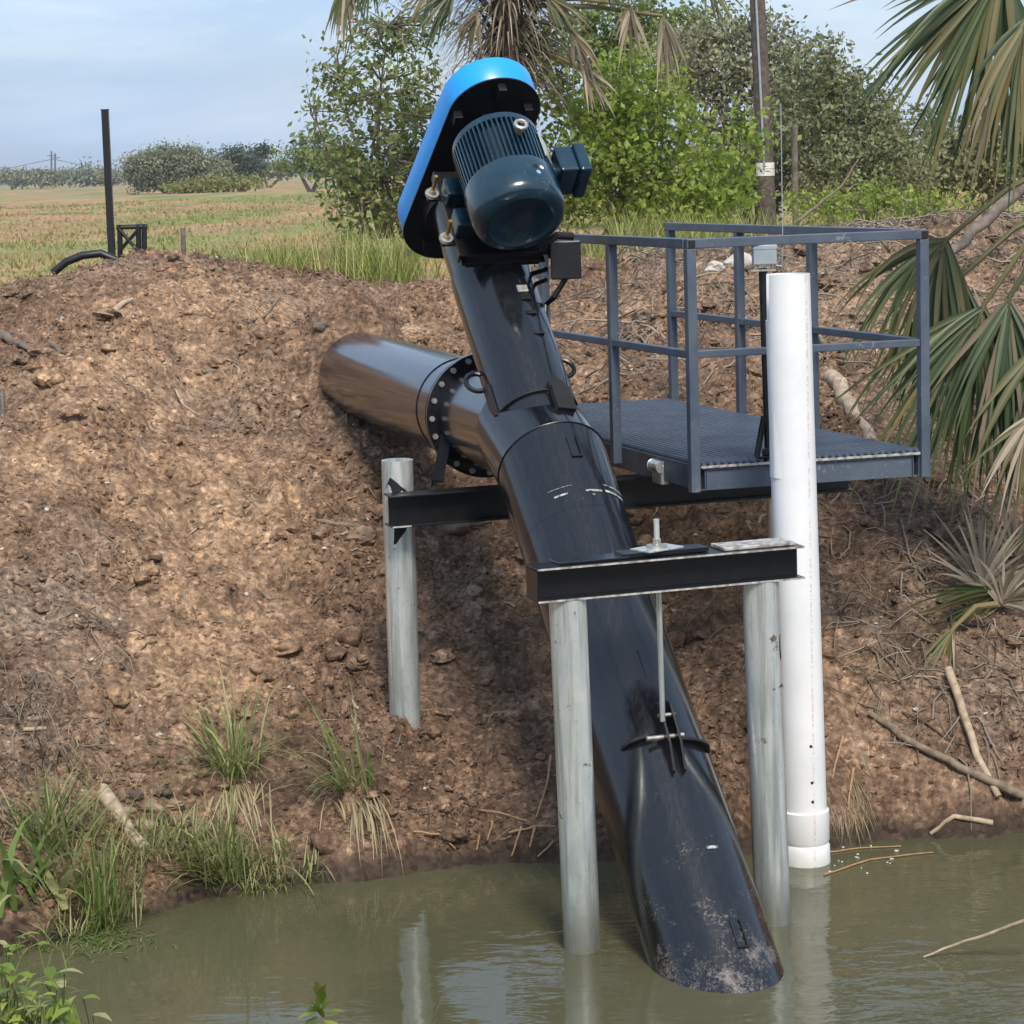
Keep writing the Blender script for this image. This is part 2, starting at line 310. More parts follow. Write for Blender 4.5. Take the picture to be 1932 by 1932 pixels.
M = {
    'soil': soil_material(), 'pump': pump_paint(), 'galv': galv_material(), 'pvc': pvc_material(), 'water': water_material(),
    'beam': simple('black_beam_paint', (.0035, .004, .006), .34, 0, (.008, .008, .010), 18, .08, 90),
    'edge': simple('worn_steel_edge', (.62, .60, .56), .5, .3, (.20, .17, .15), 30),
    'plat': simple('blue_grey_paint', (.055, .073, .105), .42, 0, (.085, .105, .14), 6, .05, 60, scuff=(.27, .26, .25), sthr=.64),
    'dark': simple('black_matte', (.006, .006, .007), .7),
    'steel': simple('dull_zinc_bolt', (.55, .54, .50), .38, .7, (.36, .33, .28), 40),
    'brass': simple('yellow_zinc_bolt', (.45, .30, .10), .4, .7, (.30, .18, .06), 60),
    'motor': simple('dark_teal_enamel', (.003, .020, .036), .24, 0, (.006, .032, .054), 9, .03, 40, coat=.4, scuff=(.13, .14, .14), sthr=.65),
    'guard': simple('bright_blue_enamel', (.006, .32, .93), .34, 0, (.010, .30, .80), 5, .02, 30, coat=.3, scuff=(.22, .40, .58), sthr=.64),
    'plate': simple('name_plate_metal', (.62, .60, .52), .35, .4, (.45, .43, .38), 50),
    'white': simple('white_sticker', (.8, .8, .8), .5), 'lblue': simple('pale_blue_sticker', (.3, .5, .75), .5),
    'gbox': simple('grey_plastic_box', (.30, .34, .37), .5, 0, (.24, .28, .31), 12),
    'bark': simple('weathered_bark', (.085, .068, .055), .95, 0, (.19, .16, .13), 12, .8, 40),
    'stick': simple('dry_stick', (.24, .19, .135), .9, 0, (.13, .095, .065), 25, .5, 90),
    'pale': simple('pale_dry_wood', (.46, .37, .26), .9, 0, (.28, .20, .135), 20, .5, 80),
    'root': simple('orange_root', (.30, .17, .08), .9, 0, (.40, .26, .14), 30, .4, 90),
    'clod': simple('clod_soil', (.060, .042, .031), .97, 0, (.185, .135, .098), 7, .5, 90, .38, .62),
    'clodtan': simple('clod_tan', (.13, .086, .054), .97, 0, (.33, .235, .155), 9, .5, 90),
    'stone': simple('pale_stone', (.42, .38, .33), .9, 0, (.55, .51, .46), 30, .3, 60),
    'pole': simple('creosote_pole', (.055, .042, .036), .85, 0, (.125, .098, .082), 16, .6, 50),
    'tape': simple('white_pole_band', (.72, .70, .68), .6),
    'rubber': simple('black_hose', (.010, .010, .011), .45),
    'bushL': leaf_material('mid_green_leaf', (.070, .110, .030), (.155, .205, .055), (.31, .34, .12)),
    'bushR': leaf_material('bright_green_leaf', (.11, .175, .024), (.235, .325, .046), (.40, .46, .11), .45),
    'olive': leaf_material('olive_leaf', (.095, .115, .048), (.19, .21, .092), (.31, .315, .17), .3),
    'greyleaf': leaf_material('grey_olive_leaf', (.13, .135, .072), (.225, .23, .128), (.36, .35, .225), .25),
    'darkleaf': leaf_material('dark_leaf', (.035, .048, .03), (.065, .085, .05), (.11, .13, .075), .25),
    'yellow': leaf_material('yellow_green_leaf', (.16, .17, .045), (.22, .23, .065), (.30, .29, .10), .4),
    'far': leaf_material('far_leaf', (.13, .155, .09), (.19, .215, .13), (.26, .275, .175), .2),
    'grass': leaf_material('fresh_grass', (.09, .15, .032), (.19, .26, .070), (.44, .41, .20), .4),
    'tallgrass': leaf_material('tall_yellow_grass', (.16, .20, .035), (.30, .34, .07), (.50, .48, .19), .45),
    'drygrass': leaf_material('dry_grass', (.24, .19, .10), (.36, .30, .17), (.50, .42, .26), .3),
    'field': leaf_material('field_grass', (.19, .225, .06), (.30, .265, .10), (.42, .27, .16), .3),
    'palm': leaf_material('palm_green', (.034, .060, .022), (.072, .105, .038), (.165, .185, .078), .3, .45),
    'palmold': leaf_material('palm_yellowing', (.075, .085, .028), (.15, .135, .05), (.26, .20, .09), .3, .5),
    'palmdead': leaf_material('palm_dead', (.10, .078, .052), (.22, .175, .118), (.40, .34, .25), .2, .7),
    'twig': leaf_material('bare_twig', (.085, .062, .045), (.17, .135, .10), (.30, .25, .19), .0, .9),
}

# ------------------------------------------------------------------ mesh builder
ORIGIN = {}
class MB:
    def __init__(s): s.v = []; s.f = []; s.a = []; s.n = 0
    def add(s, v, f, rnd=None):
        v = np.asarray(v, float).reshape(-1, 3); o = s.n
        s.v.append(v); s.f.extend([tuple(i + o for i in q) for q in f]); s.n += len(v)
        s.a.append(np.full(len(v), random.random() if rnd is None else rnd)); return s
    def box(s, c, hx, hy, hz, X=(1, 0, 0), Y=(0, 1, 0), Z=(0, 0, 1)):
        c, X, Y, Z = (np.asarray(q, float) for q in (c, X, Y, Z))
        p = [c + X * hx * i + Y * hy * j + Z * hz * k for i in (-1, 1) for j in (-1, 1) for k in (-1, 1)]
        return s.add(p, [(0, 1, 3, 2), (4, 6, 7, 5), (0, 4, 5, 1), (2, 3, 7, 6), (0, 2, 6, 4), (1, 5, 7, 3)])
    def tube(s, pts, rad, n=12, caps=True, rnd=None, flat=None):
        pts = [np.asarray(p, float) for p in pts]; m = len(pts)
        if not hasattr(rad, '__len__'): rad = [rad] * m
        vs = []; ref = None
        for i in range(m):
            d = pts[min(i + 1, m - 1)] - pts[max(i - 1, 0)]; d = d / (np.linalg.norm(d) + 1e-12)
            if ref is None:
                ref = np.array([0, 0, 1.0]) if abs(d[2]) < .9 else np.array([1.0, 0, 0])
            x = np.cross(d, ref); x /= np.linalg.norm(x) + 1e-12; y = np.cross(x, d); ref = y
            for k in range(n):
                t = 2 * math.pi * k / n; vs.append(pts[i] + rad[i] * (math.cos(t) * x + math.sin(t) * y))
        fs = [(i * n + k, i * n + (k + 1) % n, (i + 1) * n + (k + 1) % n, (i + 1) * n + k) for i in range(m - 1) for k in range(n)]
        if caps: fs += [tuple(range(n)), tuple(range((m - 1) * n + n - 1, (m - 1) * n - 1, -1))]
        return s.add(vs, fs, rnd)
    def rings(s, rings, caps=(True, True), closed=True):
        """list of equal-length point loops joined in order"""
        n = len(rings[0]); vs = np.concatenate([np.asarray(r, float) for r in rings]); m = len(rings)
        fs = [(i * n + k, i * n + (k + 1) % n, (i + 1) * n + (k + 1) % n, (i + 1) * n + k) for i in range(m - 1) for k in range(n if closed else n - 1)]
        if caps[0]: fs.append(tuple(range(n - 1, -1, -1)))
        if caps[1]: fs.append(tuple(range((m - 1) * n, m * n)))
        return s.add(vs, fs)
    def prism(s, loop, ext):
        loop = np.asarray(loop, float); return s.rings([loop, loop + np.asarray(ext, float)])
    def blade(s, base, d, L, w, droop=.5, seg=4, side=None, fold=0, rnd=None, tipw=.06, wmax=.35):
        """tapered leaf strip that bends down under its weight"""
        p = np.asarray(base, float); d = np.asarray(d, float); d = d / (np.linalg.norm(d) + 1e-9)
        vs = []; st = L / seg
        for i in range(seg + 1):
            t = i / seg
            x = np.cross(d, (0, 0, 1.0)) if side is None else np.asarray(side, float)
            nx = np.linalg.norm(x); x = x / nx if nx > 1e-6 else np.array([1.0, 0, 0])
            ww = w * (0.45 + .55 * min(1, t / wmax)) * (1 if t < wmax else (1 - (t - wmax) / (1 - wmax)) * (1 - tipw) + tipw)
            up = np.cross(x, d)
            if fold: vs += [p - x * ww / 2 + up * ww * fold, p, p + x * ww / 2 + up * ww * fold]
            else: vs += [p - x * ww / 2, p + x * ww / 2]
            d = d + np.array([0, 0, -1.0]) * droop / seg * (0.5 + t); d /= np.linalg.norm(d)
            p = p + d * st
        k = 3 if fold else 2
        fs = [(i * k + j, i * k + j + 1, (i + 1) * k + j + 1, (i + 1) * k + j) for i in range(seg) for j in range(k - 1)]
        return s.add(vs, fs, rnd)
    def build(s, name, mat, parent=None, smooth=True, ang=35, bevel=0, origin=None, attr=True):
        v = np.concatenate(s.v); me = bpy.data.meshes.new(name)
        o = bpy.data.objects.new(name, me); COL.objects.link(o)
        if parent is not None:
            o.parent = parent; org = ORIGIN[parent.name]
        else:
            org = np.asarray(origin, float) if origin is not None else np.array([v[:, 0].mean(), v[:, 1].mean(), v[:, 2].min()]); o.location = org
        ORIGIN[o.name] = org
        me.from_pydata((v - org).tolist(), [], s.f)
        if attr:
            at_ = me.attributes.new('rnd', 'FLOAT', 'POINT'); at_.data.foreach_set('value', np.concatenate(s.a).astype(np.float32))
        me.materials.append(M[mat] if isinstance(mat, str) else mat)
        if smooth:
            me.polygons.foreach_set('use_smooth', [True] * len(me.polygons)); me.set_sharp_from_angle(angle=R_(ang))
        me.update()
        if bevel:
            b = o.modifiers.new('bevel', 'BEVEL'); b.width = bevel; b.segments = 2; b.limit_method = 'ANGLE'; b.harden_normals = False
        return o
def tag(o, label=None, cat=None, group=None, kind=None):
    if label: o['label'] = label
    if cat: o['category'] = cat
    if group: o['group'] = group
    if kind: o['kind'] = kind
    return o
def empty(name, loc, label, cat, group=None):
    o = bpy.data.objects.new(name, None); COL.objects.link(o); o.location = loc; o.empty_display_size = .1
    ORIGIN[o.name] = np.asarray(loc, float); return tag(o, label, cat, group)
def circle(c, X, Y, r, n=32, a0=0, a1=2 * math.pi, endp=False):
    k = n if not endp else n - 1
    return [np.asarray(c) + r * (math.cos(a0 + (a1 - a0) * i / k) * np.asarray(X) + math.sin(a0 + (a1 - a0) * i / k) * np.asarray(Y)) for i in range(n)]
def raw_mesh(name, v, f, mat, attrs=None, smooth=False, kind=None):
    """large vertex arrays: v (n,3), f (m,k) ints"""
    me = bpy.data.meshes.new(name); v = np.asarray(v, np.float32); f = np.asarray(f, np.int32); k = f.shape[1]
    me.vertices.add(len(v)); me.vertices.foreach_set('co', v.ravel())
    me.loops.add(f.size); me.loops.foreach_set('vertex_index', f.ravel())
    me.polygons.add(len(f)); me.polygons.foreach_set('loop_start', np.arange(0, f.size, k, dtype=np.int32))
    me.polygons.foreach_set('use_smooth', np.full(len(f), smooth))
    for n, a in (attrs or {}).items():
        at_ = me.attributes.new(n, 'FLOAT', 'POINT'); at_.data.foreach_set('value', np.asarray(a, np.float32))
    me.materials.append(M[mat] if isinstance(mat, str) else mat); me.update(calc_edges=True)
    o = bpy.data.objects.new(name, me); COL.objects.link(o); ORIGIN[o.name] = np.zeros(3)
    if kind: o['kind'] = kind
    return o
random.seed(4); rng = np.random.default_rng(4)

# ------------------------------------------------------------------ ground sheet
cols = np.concatenate([-np.geomspace(.8, .27, 26), np.arange(-.262, .2621, .00125), np.geomspace(.27, .8, 26)])
rows = np.concatenate([np.linspace(-14, 9.6, 60), np.arange(9.7, 10.4, .04), np.arange(10.4, 19.4, .0165), np.arange(19.4, 24, .05), np.geomspace(24.1, 2100, 150)])
S_, Y_ = np.meshgrid(cols, rows)
X_ = S_ * np.maximum(Y_, 9.0); X_ = np.where(np.abs(S_) > .262, np.sign(S_) * (.262 * np.maximum(Y_, 9) + (np.abs(S_) - .262) * np.clip(Y_, 120, 1300)), X_)
Z_ = macro(X_, Y_) + mic(X_, Y_) * micamp(X_, Y_)
nx = len(cols); ny = len(rows)
ii, jj = np.meshgrid(np.arange(ny - 1), np.arange(nx - 1), indexing='ij'); b0 = (ii * nx + jj).ravel()
quads = np.stack([b0, b0 + 1, b0 + nx + 1, b0 + nx], 1)
ss = Y_ - shore(X_)
def blob(x, y, cx, cy, rx, ry): return np.exp(-(((x - cx) / rx) ** 2 + ((y - cy) / ry) ** 2))
def tan_mask(x, y):
    t = .95 * blob(x, y, -1.75, 12.9, .55, 1.3) + .8 * blob(x, y, -1.55, 14.2, .35, .8) + .8 * blob(x, y, -2.3, 15.3, .7, .9) + .9 * blob(x, y, -1.6, 16.9, 1.0, .8) + .6 * blob(x, y, .8, 17.2, 2.2, .7)
    t = t + .55 * blob(x, y, -2.9, 13.8, .5, 1.2) + .5 * blob(x, y, 1.75, 12.0, .25, .5) + .7 * blob(x, y, 2.9, 17.5, 1, 1.4)
    return np.clip(t + .35 * fbm(x * 1.1, y * 1.1, 3, 71), 0, 1)
def grey_mask(x, y):
    g = .9 * blob(x, y, -2.6, 12.2, .5, 1.2) + .8 * blob(x, y, -2.6, 17.6, 1.2, .6) + .7 * blob(x, y, -1.85, 15.2, .4, .5) + .7 * blob(x, y, -.25, 13.2, .5, .6) + .8 * blob(x, y, 2.3, 12.9, .8, 1) + .9 * blob(x, y, 2.6, 18.5, 2.2, 3.0)
    return np.clip(g + .3 * fbm(x * 1.4, y * 1.4, 3, 81), 0, 1)
field = np.clip(sstep(18.9, 20.4, Y_ + .35 * fbm(X_ * .9, Y_ * .9, 3, 91) - np.where(X_ > .4, np.clip((X_ - .4) * 2.2, 0, 7), 0)), 0, 1)
dark_patch = np.clip((.55 * blob(X_, Y_, -.2, 13.0, .9, 1.3) + .6 * blob(X_, Y_, 1.7, 13.0, 1.3, 1.0) + .45 * blob(X_, Y_, -1.0, 11.9, .7, .45)) * (.6 + .9 * fbm(X_ * 1.5, Y_ * 1.5, 3, 97)), 0, .6)  # broad darker soil patches, mixed in through the same mask as the waterline
wet_dark_m = np.clip(dark_patch + 1 - sstep(.03, .17, Z_ + .05 * fbm(X_ * 2.5, Y_ * 2.5, 3, 95)), 0, 1) * (Y_ > 8.7)
ground = raw_mesh('ground', np.stack([X_.ravel(), Y_.ravel(), Z_.ravel()], 1), quads, 'soil',
                  dict(tan=tan_mask(X_, Y_).ravel(), grey=grey_mask(X_, Y_).ravel(), field=field.ravel(), wet_dark=wet_dark_m.ravel()), False, 'structure')

wv = [(-60, 3.5, 0), (60, 3.5, 0), (60, 14.5, 0), (-60, 14.5, 0)]
water = raw_mesh('water', wv, [(0, 1, 2, 3)], 'water', kind='structure')

# ------------------------------------------------------------------ the pump
az, el = R_(108), R_(45)
PA = np.array([math.cos(az) * math.cos(el), math.sin(az) * math.cos(el), math.sin(el)])     # along the pump, upwards
PH = np.array([math.sin(az), -math.cos(az), 0.0]); PU = np.cross(PH, PA)                    # sideways, and out of its upper face
PB = np.array([.65, 10.3, .5]); PR = .2725
A = lambda t, h=0.0, u=0.0: PB + PA * t + PH * h + PU * u
pump = empty('axial_pump', (.85, 9.6, -.3), 'long black sloping pump pipe with teal motor and bright blue belt guard on top', 'pump')
DH = np.array([math.cos(R_(106.5)), math.sin(R_(106.5)), 0.0])                             # discharge direction
K1 = A(2.03); E1 = (PA + DH); E1 /= np.linalg.norm(E1); K2 = K1 + E1 * .40
def ring_on(c, d, r, cutn, n=64, X=PH):
    """ring of a cylinder (axis d through c) where it meets the plane with normal cutn through c"""
    Yv = np.cross(d, X); out = []
    for k in range(n):
        t = 2 * math.pi * k / n; o_ = r * (math.cos(t) * X + math.sin(t) * Yv); out.append(c + o_ - d * (o_ @ cutn) / (d @ cutn))
    return out
n1_ = PA + E1; n1_ /= np.linalg.norm(n1_); n2_ = E1 + DH; n2_ /= np.linalg.norm(n2_)
mb = MB(); mb.rings([ring_on(A(-1.9), PA, PR, PA)] + [ring_on(A(t), PA, PR, PA) for t in (-1, 0, 1, 1.58)], (True, False)); suction = mb.build('suction_pipe', 'pump', pump, ang=30)
mb = MB(); mb.rings([ring_on(A(1.575), PA, PR + .001, PA), ring_on(A(1.80), PA, PR + .004, PA), ring_on(K1, PA, PR + .004, n1_)], (False, False)); sleeve = mb.build('upper_sleeve', 'pump', pump, ang=30)
tag(sleeve, 'upper pipe sleeve with pale scratched bands')
mb = MB(); mb.rings([ring_on(K1 - E1 * .0, E1, PR + .002, n1_), ring_on(K2, E1, PR + .002, n2_)], (False, False)); mb.build('elbow_segment', 'pump', pump, ang=30)
FLG = K2 + DH * .78
mb = MB(); mb.rings([ring_on(K2, DH, PR + .002, n2_), ring_on(FLG - DH * .012, DH, PR + .002, DH)], (False, False)); mb.build('outlet_pipe', 'pump', pump, ang=30)
mb = MB(); mb.rings([circle(FLG - DH * .024, PH, np.cross(DH, PH), .338, 48), circle(FLG - DH * .002, PH, np.cross(DH, PH), .338, 48)]); fl = mb.build('outlet_flange', 'pump', pump, ang=30, bevel=.002)
mb = MB()                                                   # weld rings
for c_, d_, n_ in ((K1, PA, n1_),):
    r1 = ring_on(c_, d_, PR + .006, n_); mb.tube(r1 + [r1[0]], .004, 6, False)
mb.build('weld_bead', 'beam', pump)
# pale scratch marks on the sleeve
scr = simple('scratched_paint', (.42, .42, .42), .6, 0, (.06, .06, .065), 45, 0, 60, .42, .58)
def patch_on_pipe(t0, t1, a0, a1, r, n=10, skew=0.0):
    """thin plate hugging the pipe; angles measured from the pipe's upper face towards +sideways"""
    v = []
    for i in range(n + 1):
        a_ = a0 + (a1 - a0) * i / n
        for t in (t0, t1): v.append(A(t + skew * i / n, r * math.sin(a_), r * math.cos(a_)))
    return v, [(2 * i, 2 * i + 1, 2 * i + 3, 2 * i + 2) for i in range(n)]
for (t, a0, a1, w_) in ((1.655, -.55, -.30, .010), (1.655, .02, .34, .012), (1.66, .42, .95, .014), (1.70, .40, 1.0, .007), (1.63, .12, .17, .01), (1.70, -.62, -.2, .004), (1.20, -.1, .02, .007), (-.30, .06, .26, .014)):
    v, f = patch_on_pipe(t, t + w_, a0, a1, PR + (.0055 if t > 1.56 else .0015)); mb = MB(); mb.add(v, f); mb.build('scratch', scr, suction if t < 1.5 else sleeve)
# raised identification lugs: thin angled bars on the shell
def lug(t, a_, parent, L=.11, w=.045, r=None):
    r = r or PR; c_ = A(t, r * math.sin(a_), r * math.cos(a_)); out = PH * math.sin(a_) + PU * math.cos(a_); sd = np.cross(out, PA)
    m_ = MB(); m_.box(c_ - sd * w / 2, .004, L / 2, .010, sd, PA, out); m_.box(c_ - PA * L / 2, w / 2 + .004, .004, .010, sd, PA, out)
    m_.box(c_ + sd * w / 2, .003, L / 2, .006, sd, PA, out); return m_.build('lug', 'beam', parent, False, bevel=.0015)
lug(1.93, .08, sleeve, .12, .05, PR + .004); lug(.66, -.10, suction, .16, .05); lug(-.71, .12, suction, .13, .045)
# reinforcing panel and hanger collar on the crown
v, f = patch_on_pipe(.28, .82, -.42, .2, PR + .008, 10); mb = MB(); mb.add(v, f); mb.build('crown_panel', 'pump', suction)
for a0, a1, t in ((-.78, -.10, .27), (.14, .98, .235)):
    mb = MB(); n = 14; loop = []
    for i in range(n + 1):
        a_ = a0 + (a1 - a0) * i / n; hgt = .036 * min(1, 3.2 * min(i, n - i) / n + .12) if a0 < 0 else .034 * min(1, 3.0 * (n - i) / n + .15)
        for rr, tt in ((PR - .004, 0), (PR + hgt, 0), (PR + hgt, .014), (PR - .004, .014)): loop.append(A(t + tt, rr * math.sin(a_), rr * math.cos(a_)))
    mb.add(loop, [(4 * i + j, 4 * i + (j + 1) % 4, 4 * i + 4 + (j + 1) % 4, 4 * i + 4 + j) for i in range(n) for j in range(4)] + [(0, 1, 2, 3), (4 * n + 3, 4 * n + 2, 4 * n + 1, 4 * n)])
    mb.build('collar_rib', 'beam', suction, ang=40)
mb = MB()
for hh in (-.026, .026):
    loop = [A(t_, hh - .006, u_) for t_, u_ in ((.08, PR - .01), (.08, PR + .03), (.20, PR + .085), (.38, PR + .105), (.41, PR + .08), (.41, PR - .01))]
    mb.prism(loop, PH * .012)
clv = mb.build('clevis', 'beam', suction, False, bevel=.002)
mb = MB(); mb.tube([A(.25, -.11, PR + .04), A(.25, .065, PR + .04)], .011, 12); mb.build('clevis_pin', 'steel', suction)
mb = MB(); mb.tube([A(.34, -.04, PR + .075), A(.34, .04, PR + .075)], .009, 12); mb.build('clevis_pin', 'steel', suction)

# drive tube rising out of the elbow
TR = .203
mb = MB(); rng_t = [1.95, 2.40, 2.9, 3.86]
mb.rings([circle(A(t), PH, PU, TR, 56) for t in rng_t], (False, True)); tube = mb.build('drive_tube', 'pump', pump, ang=30)
mb = MB()
mb.rings([circle(A(2.345), PH, PU, TR + .010, 56), circle(A(2.36), PH, PU, TR + .012, 56), circle(A(3.3), PH, PU, TR + .009, 56), circle(A(3.31), PH, PU, TR + .001, 56)], (False, False)); mb.build('tube_shell', 'pump', tube, ang=30)
mb = MB(); mb.rings([circle(A(2.341), PH, PU, TR + .014, 56), circle(A(2.349), PH, PU, TR + .014, 56)]); mb.build('shell_rim', 'dark', tube)
mb = MB(); c_ = A(2.33, .07, TR + .018); mb.box(c_ - PA * .055, .052, .075, .018, PH * .97 + PU * -.24, PA, PU * .97 + PH * .24); mb.tube([A(2.36, .05, TR - .01), A(2.36, .06, TR + .03)], .045, 20); mb.build('inspection_cover', 'dark', tube, bevel=.003)
for (t, h, L) in ((3.02, .055, .045), (2.965, .058, .035), (2.86, .062, .02), (2.72, .068, .012)):
    u_ = math.sqrt((TR + .011) ** 2 - h * h); mb = MB(); mb.box(A(t, h, u_), .028, L / 2, .012, PH, PA, PU); mb.build('bracket', 'steel' if L > .04 else 'beam', tube, False, bevel=.002)
for sg, t in ((-1, 2.62), (1, 2.68)):                     # lifting eyes either side
    mb = MB(); c_ = A(t, sg * (TR + .035), -.03); pts = [c_ + .058 * (math.cos(k) * PA + math.sin(k) * PH) for k in np.linspace(0, 2 * math.pi, 22)]
    mb.tube(pts, .013, 8, False); mb.build('lifting_eye', 'beam', tube)
mb = MB(); mb.box(A(2.44, -TR - .012, .02), .014, .10, .03, PH, PA, PU); mb.build('side_strip', 'beam', tube, False, bevel=.002)

# motor base: two plates on threaded studs
mb = MB(); mb.box(A(3.50, 0, .275), .245, .30, .010, PH, PA, PU); mb.box(A(3.50, -.245, .262), .006, .30, .030, PH, PA, PU); mb.box(A(3.50, .245, .262), .006, .30, .030, PH, PA, PU); mbase = mb.build('motor_base', 'beam', pump, False, bevel=.002)
mb = MB(); mb.box(A(3.48, 0, .215), .225, .28, .008, PH, PA, PU); mb.box(A(3.22, 0, .235), .20, .012, .05, PH, PA, PU); mb.box(A(3.74, 0, .235), .20, .012, .05, PH, PA, PU); mb.build('saddle_plate', 'beam', mbase, False, bevel=.002)
for t in (3.34, 3.66):
    for h in (-.285, .285):
        mb = MB(); mb.tube([A(t, h, .215), A(t, h, .395)], .010, 10); s_ = mb.build('stud', 'brass', mbase)
        mb = MB(); mb.tube([A(t, h, .262), A(t, h, .275)], .034, 18); mb.tube([A(t, h, .275), A(t, h, .297)], .019, 6); mb.build('nut', 'steel', mbase, bevel=.0015)
        mb = MB(); mb.box(A(t, h * .92, .251), .05, .035, .006, PH, PA, PU); mb.build('base_ear', 'beam', mbase, False)
# motor
MU = .585; MC = lambda t, r, a_: A(t, r * math.sin(a_), MU + r * math.cos(a_))
motor_t0, motor_t1 = 3.13, 3.83
def mring(t, r, n=64): return circle(A(t, 0, MU), PH, PU, r, n)
mb = MB(); mb.rings([mring(t, r) for t, r in ((3.34, .196), (3.645, .196), (3.65, .226), (3.685, .226), (3.695, .15), (3.72, .14), (3.725, .05), (3.86, .05))]); motor = mb.build('electric_motor', 'motor', pump, ang=30)
mb = MB(); mb.rings([mring(t, r) for t, r in ((3.365, .238), (3.355, .242), (3.19, .240), (3.155, .230), (3.135, .205), (3.128, .17))], (False, False))
mb.rings([mring(t, r) for t, r in ((3.128, .17), (3.140, .155), (3.142, .03))], (False, True)); fanc = mb.build('fan_cover', 'motor', motor, ang=40)
tag(fanc, 'smooth teal fan cover with round stickers')
nf = 56
for k in range(nf):                                      # cooling fins, one by one
    a_ = 2 * math.pi * k / nf
    if abs(((a_ + math.pi) % (2 * math.pi)) - math.pi) > 2.35: continue
    out = PH * math.sin(a_) + PU * math.cos(a_); sd = np.cross(out, PA)
    mb = MB(); mb.box(MC(3.507, .211, a_), .0042, .143, .021, sd, PA, out); mb.build('cooling_fin', 'motor', motor, False)
for h in (-.19, .19):
    for t in (3.38, 3.60):
        mb = MB(); mb.box(A(t, h, .335), .055, .06, .05, PH, PA, PU); mb.build('motor_foot', 'motor', motor, False, bevel=.008)
mb = MB(); mb.box(A(3.49, 0, .375), .15, .16, .06, PH, PA, PU); mb.build('foot_rail', 'motor', motor, False, bevel=.01)
# lifting eye bolt on the crown
mb = MB(); mb.tube([A(3.53, .04, MU + .225), A(3.53, .04, MU + .262)], .017, 14); mb.tube([A(3.53 + .028 * math.sin(k), .04 + .028 * math.cos(k), MU + .285) for k in np.linspace(0, 2 * math.pi, 18)], .010, 8, False); mb.build('eye_bolt', 'steel', motor)
# name plate, stickers
a_ = .98; out = PH * math.sin(a_) + PU * math.cos(a_); sd = np.cross(out, PA); mb = MB(); mb.box(MC(3.51, .236, a_), .045, .085, .003, sd, PA, out); mb.build('name_plate', 'plate', motor, False)
for da, dt, mt in ((.28, .02, 'dark'), (.43, .02, 'white'), (.30, -.022, 'lblue')):
    out = PH * math.sin(da) + PU * math.cos(da); sd = np.cross(out, PA); mb = MB(); mb.prism(circle(MC(3.27 + dt, .2405, da), sd, PA, .0125, 16), out * .0025); mb.build('sticker', mt, motor)
# terminal box on the side
tb = A(3.46, .335, MU + .02)
mb = MB(); mb.box(tb - PH * .03, .05, .085, .095, PH, PA, PU); tbo = mb.build('terminal_box', 'motor', motor, False, bevel=.012)
mb = MB(); mb.box(tb + PH * .052, .032, .098, .108, PH, PA, PU); mb.build('terminal_lid', 'motor', motor, False, bevel=.014)
mb = MB(); mb.tube([A(3.46, .22, MU), A(3.46, .30, MU)], .06, 16); mb.build('terminal_neck', 'motor', motor)
mb = MB(); mb.tube([tb - PU * .09 + PH * .03, tb - PU * .145 + PH * .03], .022, 12); mb.build('cable_gland', 'dark', motor)
# belt guard: obround case from pump shaft to motor shaft
def obround(t, grow=0.0, n=26):
    c1 = np.array([.035, .615]); r1 = .245 + grow; c0 = np.array([-.045, -.19]); r0 = .262 + grow
    d = c1 - c0; L = np.linalg.norm(d); th = math.atan2(d[1], d[0]); b_ = math.acos((r0 - r1) / L); pts = []
    for i in range(n): a_ = th - b_ + 2 * b_ * i / (n - 1); pts.append(c1 + r1 * np.array([math.cos(a_), math.sin(a_)]))
    for i in range(n): a_ = th + b_ + (2 * math.pi - 2 * b_) * i / (n - 1); pts.append(c0 + r0 * np.array([math.cos(a_), math.sin(a_)]))
    return [A(t, p[0], p[1]) for p in pts]
mb = MB(); mb.rings([obround(3.872, .004), obround(3.880, .004)]); gp = mb.build('belt_guard', 'beam', pump, ang=40); tag(gp, 'black back plate of the belt guard')
mb = MB(); mb.rings([obround(3.883, -.004), obround(3.888, 0), obround(4.035, 0), obround(4.045, -.012)], (False, True)); tag(mb.build('guard_cover', 'guard', gp, ang=40), 'bright blue belt cover')
for h, u_ in ((-.17, .62), (.20, .66), (-.19, -.10), (-.17, -.30), (.03, .80)):
    mb = MB(); mb.box(A(3.845, h, u_), .022, .026, .032, PH, PA, PU); mb.build('guard_lug', 'beam', gp, False, bevel=.003)
mb = MB(); mb.rings([circle(A(t, -.02, -.04), PH, PU, r, 32) for t, r in ((3.79, .21), (3.87, .21))]); mb.build('bearing_housing', 'beam', gp, ang=40)
# black limit box on an arm at the right of the tube
bx = at(1067, 490, 12.35); mb = MB(); mb.box(bx, .078, .06, .098); lb = mb.build('control_box', 'beam', pump, False, bevel=.006)
mb = MB(); mb.tube([A(3.30, .18, .0), at(1030, 508, 12.38)], .014, 10); mb.tube([A(3.22, .18, 0), at(1030, 528, 12.38)], .012, 10); mb.tube([at(1068, 524, 12.35), at(1046, 560, 12.35), at(1030, 575, 12.4), A(2.93, .2, 0)], .015, 10); mb.build('conduit', 'beam', pump)
mb = MB(); mb.tube([at(1032, 458, 12.3), at(1050, 444, 12.3), at(1080, 446, 12.35)], .02, 10); mb.tube([at(1024, 466, 12.3) + .018 * np.array([math.cos(k), 0, math.sin(k)]) for k in np.linspace(0, 6.28, 14)], .007, 8, False); mb.build('cable_end', 'dark', pump)

